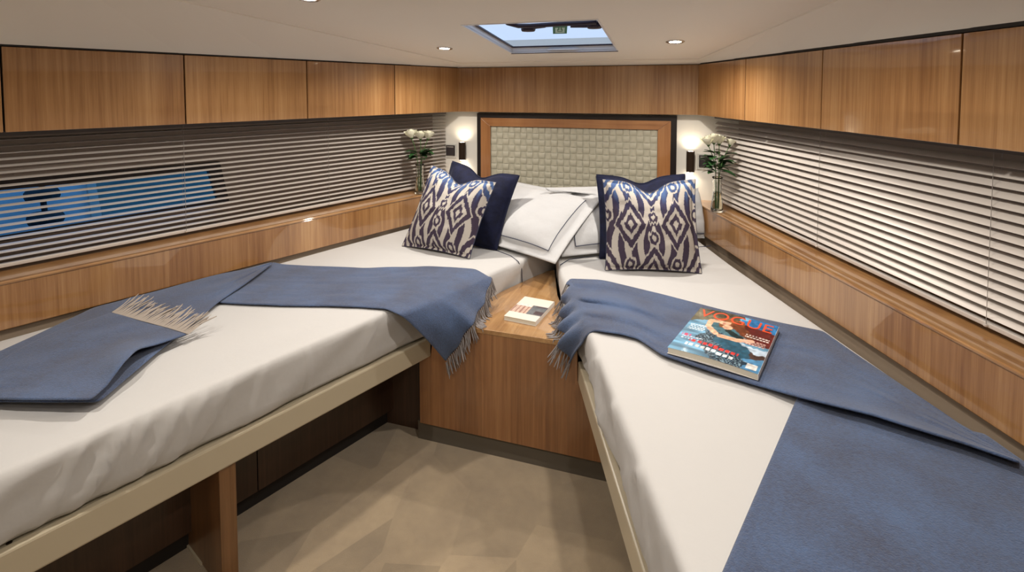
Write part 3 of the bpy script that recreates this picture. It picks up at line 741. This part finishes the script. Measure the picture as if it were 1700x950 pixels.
def flat_patch(upx, lpx, z, nu, nv, amp=.004, hz=None):
    a, b = resample(upx, nu), resample(lpx, nu); G = np.zeros((nu, nv, 3))
    for i in range(nu):
        for j in range(nv):
            t = j/(nv-1); p = a[i]*(1-t)+b[i]*t
            zz = z+amp*vnoise(i*.22+3, j*.25+5)*1.6+(hz(i/(nu-1), t) if hz else 0)
            G[i, j] = onz(p[0], p[1], zz)
            w = float(np.dot(G[i, j, :2]-WL.p, WL.n))          # stays on this side of the ledge
            if w > -.008: G[i, j, :2] -= WL.n*(w+.008)
    return G
# return layer from the fold at the ledge towards the foot
upB = [(452, 436), (400, 449), (340, 460), (250, 484), (165, 500), (152, 512), (60, 556), (-10, 588), (-150, 640)]
loB = [(452, 438), (405, 473), (362, 502), (325, 534), (250, 595), (165, 668), (80, 668), (-10, 667), (-150, 700)]
def hB(u, t): return .012*math.exp(-((u-.02)/.06)**2)
cloth_grid('under_layer', flat_patch(upB, loB, ZM+.020, 60, 26, .004, hB), 'throw_blue', tl)
upC = [(186, 519), (150, 532), (90, 552), (40, 575), (-10, 605), (-150, 655)]
loC = [(312, 555), (262, 572), (228, 580), (205, 603), (178, 640), (152, 664), (60, 664), (-10, 663), (-150, 695)]
def hC(u, t):
    return .006+.040*math.exp(-((u-.22)/.085)**2)*math.exp(-((t-1.0)/.22)**2)+.010*t*math.exp(-((u-.45)/.2)**2)
cloth_grid('top_layer', flat_patch(upC, loC, ZM+.030, 56, 30, .004, hC), 'throw_blue', tl)
hp = resample([onz(186, 519, ZM+.038), onz(235, 533, ZM+.038), onz(280, 545, ZM+.038), onz(312, 555, ZM+.038)], 66)
fd = onz(232, 512, ZM+.04)-onz(190, 524, ZM+.04)
mesh_obj('fringe', *strands([p for p in hp], [(fd[0], fd[1], .03)]*66, .095, r=.0026, jit=.10, curl=.20), 'fringe_taupe', tl, kind='stuff')
# ---- right throw
tr_ = thing('throw_blanket', tuple(onz(1250, 620, ZM)), 'fringed blue wool throw under the magazine, trailing down the berth', 'blanket')
def hangR(x, y, off=.02): return onpl(x, y, RR.p+RR.n*off, RR.n)
k1, k2, nv = 10, 60, 40
hem = [onz(946, 464, zt1), onz(937, 512, ZN+.05), onY(931, 562, YN-.02), onY(941, 606, YN-.035)]
edge = [onz(950, 463, zt1), onz(964, 495, zt1), onz(980, 524, zt1), onz(993, 550, zt1)]
h_, e_ = resample(hem, nv), resample(edge, nv); G = np.zeros((k1+k2, nv, 3))
up_px = resample([(950, 463), (1000, 465), (1100, 489), (1200, 515), (1300, 537), (1368, 550), (1420, 590), (1500, 642), (1600, 708), (1698, 772)], k2)
up_px = np.r_[resample([(950, 463), (1000, 465), (1100, 489), (1200, 515), (1300, 537), (1366, 550)], k2-22), resample([(1372, 554), (1420, 588), (1500, 642), (1600, 708), (1690, 764)], 22)]
lo_px = np.r_[resample([(993, 550), (1030, 555), (1060, 563), (1100, 590), (1180, 617), (1255, 640), (1330, 661)], k2-22), resample([(1350, 666), (1450, 690), (1500, 706), (1600, 736), (1694, 768)], 22)]
for i in range(k2):
    for j in range(nv):
        t = j/(nv-1); p = up_px[i]*(1-t)+lo_px[i]*t; fade = math.exp(-i/14)
        lift = .012*np.clip((i-(k2-30))/12, 0, 1)*math.exp(-((1-t)/.10)**2)
        z = zt1+.010*fade*math.sin(t*21+i*.05)*math.sin(math.pi*min(1, t*1.15))+.005*vnoise(i*.2, j*.35)+.006*np.clip((i-(k2-28))/12, 0, 1)*t+lift*1.7-.004*max(0, 1-i/3)+.005
        G[k1+i, j] = onz(p[0], p[1], z)
for j in range(nv):
    for i in range(k1):
        t = i/k1; b = .022*math.sin(j*.80)*math.sin(math.pi*(.5-t*.5))*min(1, j/6)+.02*math.sin(math.pi*t)*min(1, j/8)
        G[i, j] = h_[j]*(1-t)+e_[j]*t; G[i, j, 0] += RR.n[0]*b; G[i, j, 1] += RR.n[1]*b
cloth_grid('draped_cloth', conform(G, mR, .0075), 'throw_blue', tr_)
hp = resample(G[0], 46)
mesh_obj('fringe', *strands([p for p in hp for _ in (0, 1)], [(RR.n[0]*.45, RR.n[1]*.45, -1)]*92, .07, r=.0024, jit=.16, out=np.array([RR.n[0], RR.n[1], 0])), 'fringe_grey', tr_, kind='stuff')
b1, b2, b3 = onz(1327, 655, ZM), onz(1205, 940, ZM), fR.at(wall_s(fR, 1.60))
dirB = (b2-b1)/np.linalg.norm(b2-b1); farB = [fR.at(wall_s(fR, y), .0)[:2] for y in (1.60, .55)]
nu, nv = 44, 40; G = np.zeros((nu, nv, 3))
for i in range(nu):
    for j in range(nv):
        u, t = i/(nu-1), j/(nv-1)
        a = b1[:2]+dirB[:2]*1.25*u; c = np.array(farB[0])*(1-u)+np.array(farB[1])*u; p = a*(1-t)+c*t
        G[i, j] = (p[0], p[1], ZM+.0085+.004*vnoise(i*.3, j*.3)*min(1, j/4))
cloth_grid('lower_layer', conform(G, mR), 'throw_blue', tr_)

# ================================================================== MAGAZINE, BOOK
def dist_seg(U, V, a, b):
    a, b = np.array(a), np.array(b); d = b-a; t = np.clip(((U-a[0])*d[0]+(V-a[1])*d[1])/(d@d), 0, 1)
    return np.hypot(U-a[0]-t*d[0], V-a[1]-t*d[1])
def mag_cover(U, V):                             # u 0..1 right, v 0..1 up
    jx = U+vnoise(U*9, V*9)*.10+vnoise(U*26, V*26)*.04; jy = V+vnoise(U*9+7, V*9+3)*.10+vnoise(U*26+5, V*26)*.04
    C = lin((104, 152, 182))+np.zeros(U.shape+(3,)); C = C*(.45+1.3*(vnoise(U*4+V*6, V*26)+.5))[..., None]
    tex = .62+.85*(vnoise(U*30, V*30)+.5)*(.6+.8*(vnoise(U*7+3, V*7)+.5))
    def put(m, c, k=1.0): C[m] = lin(c)*(tex if k else np.ones_like(tex))[m][:, None]
    put((jy > .70) & (jx < .45), (104, 98, 78)); put((jy > .86) & (jx < .6), (78, 72, 58)); put((jy > .80) & (jx > .62), (44, 112, 168))
    put((jx > .58) & (jy > .46) & (jy < .82), (96, 30, 26)); put((jx > .72) & (jy < .40), (76, 128, 168))
    put((jx > .62) & (jy > .33) & (jy < .41), (176, 192, 208)); put((jx > .64) & (jy > .24) & (jy < .33), (70, 50, 44))
    put(dist_seg(jx, jy, (.42, .36), (.66, .05)) < .19, (30, 50, 66)); lace = np.sin(jx*150)*np.sin(jy*130) > .35
    put((dist_seg(jx, jy, (.42, .36), (.66, .05)) < .19) & lace, (120, 146, 160)); put(dist_seg(jx, jy, (.50, .40), (.75, .28)) < .09, (40, 84, 106))
    put(dist_seg(jx, jy, (.33, .63), (.64, .56)) < .10, (66, 104, 116)); put(dist_seg(jx, jy, (.52, .60), (.66, .54)) < .05, (24, 40, 42)); put(np.hypot((jx-.47)/.19, (jy-.79)/.12) < 1, (132, 78, 44))
    put(dist_seg(jx, jy, (.54, .76), (.72, .66)) < .065, (112, 58, 32))
    put(np.hypot((U-.41)/.075, (V-.765)/.058) < 1, (226, 180, 150)); put(np.hypot((U-.47)/.06, (V-.67)/.05) < 1, (220, 172, 142))
    put((np.hypot((U-.44)/.10, (V-.80)/.05) < 1) & (V > .79), (150, 92, 54)); put((np.hypot((U-.405)/.022, (V-.735)/.007) < 1), (170, 60, 56))
    for a, b in (((.24, .74), (.25, .60)), ((.25, .60), (.38, .49)), ((.44, .46), (.64, .46)), ((.64, .46), (.80, .52)), ((.24, .74), (.33, .76))):
        put(dist_seg(U, V, a, b) < .034, (222, 174, 144))
    for (x0, y0, x1, n, c) in ((.70, .635, .97, 2, (226, 214, 206)), (.70, .53, .95, 3, (206, 170, 160)), (.04, .58, .24, 4, (216, 226, 232)), (.05, .30, .30, 2, (206, 214, 230))):
        for k in range(n):
            put((U > x0) & (U < x1) & (np.abs(V-(y0-k*.035)) < .010) & (np.sin(U*170+k*9) > -.5), c)
    for (x0, y0, x1, c) in ((.03, .335, .14, (210, 70, 110)), (.16, .245, .50, (205, 48, 52)), (.44, .215, .74, (214, 60, 58)), (.14, .165, .50, (226, 230, 234)), (.50, .125, .72, (226, 230, 234))):
        put((U > x0) & (U < x1) & (np.abs(V-y0+(U-x0)*.05) < .024) & (np.sin(U*95) > -.6), c)
    put((U > .86) & (U < .965) & (V > .035) & (V < .125), (226, 222, 218))
    return C
def book_cover(U, V):
    C = lin((226, 216, 204))+np.zeros(U.shape+(3,))
    def put(m, c): C[m] = lin(c)*(.8+.5*(vnoise(U*24, V*24)+.5))[m][:, None]
    put((V > .25) & (V < .66), (196, 168, 150)); put((V > .25) & (V < .66) & (U > .52), (96, 100, 104)); put((U > .72) & (V > .28) & (V < .44), (62, 40, 44))
    put((V > .25) & (V < .62) & (np.sin(U*46) > .45) & (U < .56), (150, 104, 92)); put((V > .60) & (V < .66) & (U > .62), (70, 60, 66)); put((U < .5) & (V > .56) & (V < .66), (224, 212, 204))
    return C
def booklet(name, c, ang, w, h, th, fn, label, cat, nx, ny, wavy, spine):
    ca, sa = math.cos(ang), math.sin(ang)
    def T(x, y, z): return (c[0]+x*ca-y*sa, c[1]+x*sa+y*ca, c[2]+z)
    t = thing(name, c, label, cat)
    def zw(x): return wavy*math.sin((x/w+.5)*math.pi*1.15)
    n = 17; xs = np.linspace(-w/2, w/2, n)
    def slab(z0, z1, ins):
        V = []
        for x in xs:
            x_ = x*(1-ins)
            for y in (-h/2*(1-ins), h/2*(1-ins)):
                V += [T(x_, y, z0+zw(x)*(.3 if z0 < .002 else 1)), T(x_, y, z1+zw(x))]
        Fc = []
        for i in range(n-1):
            a, b = i*4, (i+1)*4; Fc += [(a, b, b+1, a+1), (a+2, a+3, b+3, b+2), (a+1, b+1, b+3, a+3), (a, a+2, b+2, b)]
        Fc += [(0, 1, 3, 2), ((n-1)*4, (n-1)*4+2, (n-1)*4+3, (n-1)*4+1)]; return V, Fc
    mesh_obj('pages', *slab(.0016, th-.001, .012), 'paper', t)
    mesh_obj('back_cover', *slab(0, .0015, 0), 'paper_white', t)
    sx = w/2*spine; mesh_obj('spine', [T(*q) for q in ((sx-.0015, -h/2, .0), (sx+.0005, -h/2, 0), (sx+.0005, h/2, 0), (sx-.0015, h/2, 0), (sx-.0015, -h/2, th+zw(sx)), (sx+.0005, -h/2, th+zw(sx)), (sx+.0005, h/2, th+zw(sx)), (sx-.0015, h/2, th+zw(sx)))],
             [(0, 1, 2, 3), (4, 5, 6, 7), (0, 1, 5, 4), (1, 2, 6, 5), (2, 3, 7, 6), (3, 0, 4, 7)], 'paper_white', t)
    u = np.linspace(0, 1, nx); v = np.linspace(0, 1, ny); U, V = np.meshgrid(u, v, indexing='ij')
    P = [T((a-.5)*w, (b-.5)*h, th+zw((a-.5)*w)) for a, b in zip(U.ravel(), V.ravel())]
    o = mesh_obj('front_cover', P, grid_faces(nx, ny), 'cover_print', t, smooth=True); set_cols(o.data, fn(U, V).reshape(-1, 3))
    return t, T, zw
mc = np.mean([onz(*p, ZM+.03)[:2] for p in [(1104, 580), (1165, 518), (1300, 545), (1252, 630)]], 0)
mt, MT, mz = booklet('magazine', (mc[0], mc[1], ZM+.0220), math.radians(-17.5), .275, .385, .020, mag_cover, 'glossy fashion magazine with orange masthead lying on the blue throw', 'magazine', 110, 150, .004, 1)
tv, tf = text_mesh('VOGUE', .088); xs = [p[0] for p in tv]; sx = .25/(max(xs)-min(xs)); x0 = (max(xs)+min(xs))/2
mesh_obj('masthead', [MT((p[0]-x0)*sx, .112+p[1]*1.12, .0206+mz((p[0]-x0)*sx)) for p in tv], tf, 'print_red', mt)
bq = [onz(*p, ZN+.02)[:2] for p in [(832, 524), (873, 491), (925, 502), (888, 533)]]
bc = np.mean(bq, 0); bd = (bq[2]-bq[1])+(bq[3]-bq[0])
booklet('book', (bc[0], bc[1], ZN+.0005), math.atan2(bd[1], bd[0]), .150, .235, .018, book_cover, 'small white paperback with a photo on its cover on the bedside cabinet', 'book', 50, 76, 0.0, 1)

# ================================================================== VASES AND ROSES
def vase(c, h, label):
    prof = [(.0, .0), (.022, 0), (.027, .004), (.026, .03), (.021, .09), (.018, .13), (.020, h-.01), (.024, h), (.022, h), (.018, h-.012), (.016, .13), (.019, .09), (.024, .03), (.023, .012), (.0, .010)]
    t = thing('vase', c, label, 'vase', 'glass bud vases on the window ledges')
    mesh_obj('glass', *lathe([(max(r*1.25, .0004), z) for r, z in prof], c, 28, False, False), 'vase_glass', t, smooth=True)
    mesh_obj('water', *lathe([(.0004, .0112), (.0284, .013), (.0297, .03), (.0234, .09), (.0204, .115), (.0004, .115)], c, 24, False, False), 'water', t, smooth=True)
def petal_patch(c, ax, phi, r0, r1, hh, open_, wid):
    """one curved petal of a bloom whose axis is ax"""
    ax = Vector(ax).normalized(); a = ax.cross(Vector((.3, .8, .1))).normalized(); b = ax.cross(a); V = []
    n = 5
    for i in range(n):
        v = i/(n-1); rad = r0+(r1-r0)*math.sin(v*math.pi*.62)+open_*v**3
        for j in range(n):
            u = -1+2*j/(n-1); w_ = wid*(.55+.45*math.sin(v*math.pi*.75)); an = phi+u*w_
            z = hh*v*(1-.12*u*u*v)
            V.append(tuple(Vector(c)+ax*z+(a*math.cos(an)+b*math.sin(an))*rad))
    return V, grid_faces(n, n)
def leaf(p, d, up, L, w):
    d = Vector(d).normalized(); s = d.cross(Vector(up)).normalized(); n = s.cross(d); V = []
    for i in range(6):
        t = i/5; ww = w*math.sin(math.pi*min(1, t*.93+.06))**.9
        for u in (-1, 0, 1): V.append(tuple(Vector(p)+d*L*t+s*u*ww*.5+n*(-.25*L*t*t+.12*ww*abs(u))))
    return V, grid_faces(6, 3)
def rose(base, top, R, nleaf, label, group, lr, vc):
    base, top = Vector(base), Vector(top); ax = (top-base).normalized()
    t = thing('rose', tuple(base), label, 'flower', group)
    h_ = Vector((top.x-vc[0], top.y-vc[1], 0)); h_ = h_.normalized()*min(.011, h_.length) if h_.length > 1e-4 else h_
    mouth = Vector((vc[0], vc[1], vc[2]+.19))+h_; ctl = mouth+(mouth-base).normalized()*(top-mouth).length*.5
    P = [base.lerp(mouth, k) for k in (0, .33, .66)]+[mouth*(1-k)**2+ctl*2*k*(1-k)+top*k*k for k in np.linspace(0, 1, 8)]
    def along(k): u = k*(len(P)-1); i = min(int(u), len(P)-2); return P[i].lerp(P[i+1], u-i)
    mesh_obj('stem', *tube(P, .0022, 7), 'stem', t, smooth=True)
    mesh_obj('sepal', *lathe([(.0022, -.006), (.007, 0), (.011, .006), (.003, .008)], tuple(top), 10), 'stem', t)
    c = top+ax*.002; ph = random.uniform(0, 6)
    for k in range(13):
        q = k/12; pv, pf = petal_patch(c, ax, ph+k*2.4, R*.14, R*(.34+.70*q), R*(1.85-.35*q), R*(.03+.40*q*q), 1.15-.2*q)
        mesh_obj('petal', pv, pf, 'petal', t, smooth=True)
    for k in range(nleaf):
        p = along(random.uniform(*lr))
        for _ in range(60):                   # clear of the blind behind the vase
            a = math.atan2(top.y-vc[1], top.x-vc[0])+random.uniform(-1.2, 1.2)*(1+_/15)
            lv, lf = leaf(p, (math.cos(a), math.sin(a), random.uniform(-.1, .7)), (0, 0, 1), random.uniform(.06, .095), random.uniform(.036, .052))
            if all(max(float((np.array(q[:2])-L.p)@L.n) for q in lv) < lim for L, lim in ((WL, .115), (WR, .090))) and max(q[1] for q in lv) < YW-.02: break
        mesh_obj('leaf', lv, lf, 'leaf', t, smooth=True)
# left: vase foot near pixel (697,322)
vL = onz(697, 322, ZF1); vL = (vL[0], vL[1], ZF1+.0005)
vase(vL, .20, 'slim clear glass vase on the ledge by the blue window')
depL = math.hypot(vL[0], vL[1])
def atv(v, x, y): return onpl(x, y, (v[0], v[1]), (AX[0], AX[1]))
for k, (x, y, R) in enumerate(((685, 229, .034), (698, 231, .032), (709, 231, .033))):
    tp = atv(vL, x, y); rose((vL[0]+.004*(k-1), vL[1]+.003*(k-1), ZF1+.02), (tp[0], tp[1]+.012*(k-1), tp[2]-.004), R, 9, 'white rose in the vase by the blue window, '+['leaning towards the blind', 'in the middle of three', 'leaning towards the wall lamp'][k], 'white roses in the vase by the blue window', (.46, .70), vL)
vR = onz(1190, 352, ZF1); vR = (vR[0], vR[1], ZF1+.0005)
vase(vR, .20, 'slim clear glass vase on the ledge by the bright closed blind')
for k, (x, y, R) in enumerate(((1176, 240, .030), (1185, 237, .031), (1194, 239, .030), (1212, 241, .022))):
    tp = atv(vR, x, y); rose((vR[0]+.004*(k-1.5), vR[1]+.003*(k-1), ZF1+.02), (tp[0], tp[1]+.010*(k-1.5), tp[2]-.006), R, 10, 'white rose in the leafier vase, '+['nearest the wall lamp', 'in the full cluster', 'in the full cluster, next to the lone bud', 'smaller bud leaning alone towards the blind'][k], 'white roses in the leafier vase', (.42, .82), vR)

# ================================================================== ROOF HATCH
hcx, hcy = (hx0+hx1)/2, (hy0+hy1)/2
rh = thing('roof_hatch', (hcx, hcy, zc(hcy)), 'blue lit roof hatch with dark frame, hinge arms and green exit sticker', 'hatch')
def hring(d0, d1, up0, up1):
    out = [(hx0+d0, hy0+d0), (hx1-d0, hy0+d0), (hx1-d0, hy1-d0), (hx0+d0, hy1-d0)]; inn = [(hx0+d1, hy0+d1), (hx1-d1, hy0+d1), (hx1-d1, hy1-d1), (hx0+d1, hy1-d1)]
    V = []
    for up in (up0, up1): V += [(p[0], p[1], zc(p[1])+up) for p in out]+[(p[0], p[1], zc(p[1])+up) for p in inn]
    Fc = []
    for i in range(4):
        j = (i+1) % 4; Fc += [(i, j, 4+j, 4+i), (8+i, 8+j, 12+j, 12+i), (i, j, 8+j, 8+i), (4+i, 4+j, 12+j, 12+i)]
    return V, Fc
mesh_obj('trim_ring', *hring(-.002, .006, -.003, .006), 'hatch_white', rh)
mesh_obj('seal_bar', *prism([(hx0, hy1-.004), (hx1, hy1-.004), (hx1, hy1+.006), (hx0, hy1+.006)], [zc(hy1)-.006]*4, [zc(hy1)+.008]*4), 'hatch_frame', rh)
mesh_obj('coaming', *hring(0, .006, .004, .03), 'hatch_white', rh)
mesh_obj('lid_frame', *hring(.004, .018, .028, .036), 'hatch_frame', rh)
gp = [(hx0+.015, hy0+.015), (hx1-.015, hy0+.015), (hx1-.015, hy1-.015), (hx0+.015, hy1-.015)]
mesh_obj('hatch_pane', *prism(gp, [zc(p[1])+.030 for p in gp], [zc(p[1])+.035 for p in gp]), 'hatch_glass', rh)
def hz_(Y, up): return zc(Y)+up
mesh_obj('catch_tab', *prism([(hcx-.09, hy1-.008), (hcx+.09, hy1-.008), (hcx+.06, hy1-.03), (hcx-.06, hy1-.03)], [hz_(hy1, .008)]*4, [hz_(hy1, .016)]*4), 'hatch_white', rh)
def onh(x, y, up):                                     # pixel to the plane of the pane
    d = ray(x, y); Y = (1.725+.105*3.3+up-H)/(d[2]/d[1]+.105); return CAM+d*(Y/d[1])
for (xa, ya) in ((877, 47), (987, 42)):
    p = onh(xa, ya, .014); mesh_obj('hinge_block', *lathe([(.030, -.014), (.034, -.008), (.034, .012), (.026, .018)], tuple(p), 16), 'hatch_frame', rh)
a0, a1 = onh(850, 40, .014), onh(990, 36, .014)
pm = [onh(842, 38, .012), onh(860, 43, .014), onh(880, 43, .014), onh(930, 40, .014), onh(990, 37, .014)]
mesh_obj('support_arm', *tube([tuple(q) for q in pm], .011, 8), 'hatch_frame', rh, smooth=True)
mesh_obj('support_arm', *tube([tuple(onh(880, 46, .014)), tuple(onh(905, 43, .014))], .009, 8), 'hatch_frame', rh)
mesh_obj('support_arm', *tube([tuple(onh(947, 43, .014)), tuple(onh(985, 43, .014))], .009, 8), 'hatch_frame', rh)
sq = [onh(x, y, .0285) for x, y in ((917.5, 43), (942, 42.5), (941, 55.5), (918, 56))]
def sat(u, v): return ((sq[0]*(1-u)+sq[1]*u)*(1-v)+(sq[3]*(1-u)+sq[2]*u)*v)[:2]
def srect(u0, u1, v0, v1, a=.0262, b=.0272):
    q = [sat(u, v) for u, v in ((u0, v0), (u1, v0), (u1, v1), (u0, v1))]
    return prism(q, [zc(p[1])+a for p in q], [zc(p[1])+b for p in q])
st = mesh_obj('exit_sticker', *srect(0, 1, 0, 1, .0275, .0290), 'sign_green', rh)
mesh_obj('sticker_symbol', *join(srect(.17, .83, .70, .85), srect(.17, .32, .20, .70), srect(.68, .83, .20, .70), srect(.32, .38, .20, .32), srect(.62, .68, .20, .32)), 'sign_white', st)
mesh_obj('sticker_symbol', *join(srect(.38, .62, .46, .60), srect(.46, .54, .18, .46)), 'sign_white', st)

# ================================================================== DOWNLIGHTS
def downlight(x, y, label, z=None, energy=None):
    z = zc(y); t = thing('downlight', (x, y, z), label, 'light', 'recessed ceiling downlights'); tilt = math.atan(.105)
    mesh_obj('bezel', *lathe([(.036, .004), (.044, .002), (.046, -.002), (.040, -.005), (.031, -.004), (.030, .004)], (x, y, z), 28, False, False), 'chrome', t, smooth=True)
    mesh_obj('lens', *lathe([(.030, -.0015), (.030, .001)], (x, y, z), 24), 'lamp_glow', t)
    t.rotation_euler = (-tilt, 0, 0)
    ld = bpy.data.lights.new('downlight_lamp', 'SPOT'); ld.energy = energy or DOWNLIGHT_W; ld.color = (1, .93, .83); ld.spot_size = math.radians(165); ld.spot_blend = .9; ld.shadow_soft_size = .03
    lo = bpy.data.objects.new('downlight_lamp', ld); COL.objects.link(lo); lo.location = (x, y, z-.012)
dl = [(onc(738, 80), 'recessed downlight between the hatch and the blue window cabinets'), (onc(1121, 69), 'recessed downlight between the hatch and the bright blind cabinets')]
for p, lb_ in dl: downlight(p[0], p[1], lb_)
pl = onc(511, -3)
downlight(pl[0], pl[1], 'recessed downlight over the folded throw by the blue window')
downlight(-.655*2-pl[0], pl[1], 'recessed downlight over the magazine berth')
for x, y, l in ((-1.55, .45, 'recessed downlight over the foot of the blue window berth'), (.25, .45, 'recessed downlight over the foot of the magazine berth')):
    downlight(x, y, l)
downlight(-.65, -.3, 'recessed downlight by the cabin door', energy=DOWNLIGHT_W*.35)

# ================================================================== OUTSIDE THE WINDOW
bo = thing('moored_boat', (-6.2, 1.5, 0), 'pale boat side with black fender seen through the blue window', 'boat')
D0 = 6.0
def far_pt(x, y, w=3.2): return onpl(x, y, WL.p+WL.n*w, WL.n)
ha = [far_pt(x, y) for x, y in ((-260, 250), (148, 250), (176, 400), (-260, 440))]
hb_ = [tuple(np.array(p)+np.array([WL.n[0], WL.n[1], 0])*.5) for p in ha]
mesh_obj('hull_side', [tuple(p) for p in ha]+hb_, [(0, 1, 2, 3), (7, 6, 5, 4)]+[(i, (i+1) % 4, 4+(i+1) % 4, 4+i) for i in range(4)], 'hull_paint', bo)
sb = [far_pt(x, y, 3.15) for x, y in ((137, 250), (149, 250), (177, 400), (158, 400))]; sb2 = [tuple(np.array(p)+np.array([WL.n[0], WL.n[1], 0])*.06) for p in sb]
mesh_obj('rubbing_strake', [tuple(p) for p in sb]+sb2, [(0, 1, 2, 3), (7, 6, 5, 4)]+[(i, (i+1) % 4, 4+(i+1) % 4, 4+i) for i in range(4)], 'plate_white', bo)
def blob(c, rx, rz): return lathe([(rx*.3, -rz), (rx*.9, -rz*.8), (rx, -rz*.3), (rx, rz*.3), (rx*.85, rz*.8), (rx*.3, rz)], c, 14)
f1, f2 = far_pt(70, 323, 3.0), far_pt(76, 362, 3.0)
fk = thing('fender', tuple(f2), 'black fender hanging by the pale boat side outside the blue window', 'fender')
mesh_obj('bulb', *blob(tuple(f1), .115, .055), 'rubber', fk); mesh_obj('bulb', *blob(tuple(f2), .12, .055), 'rubber', fk)
mesh_obj('rope', *tube([tuple(f2), tuple(f1), tuple(f1+np.array([0, 0, .5]))], .02, 8), 'rubber', fk)
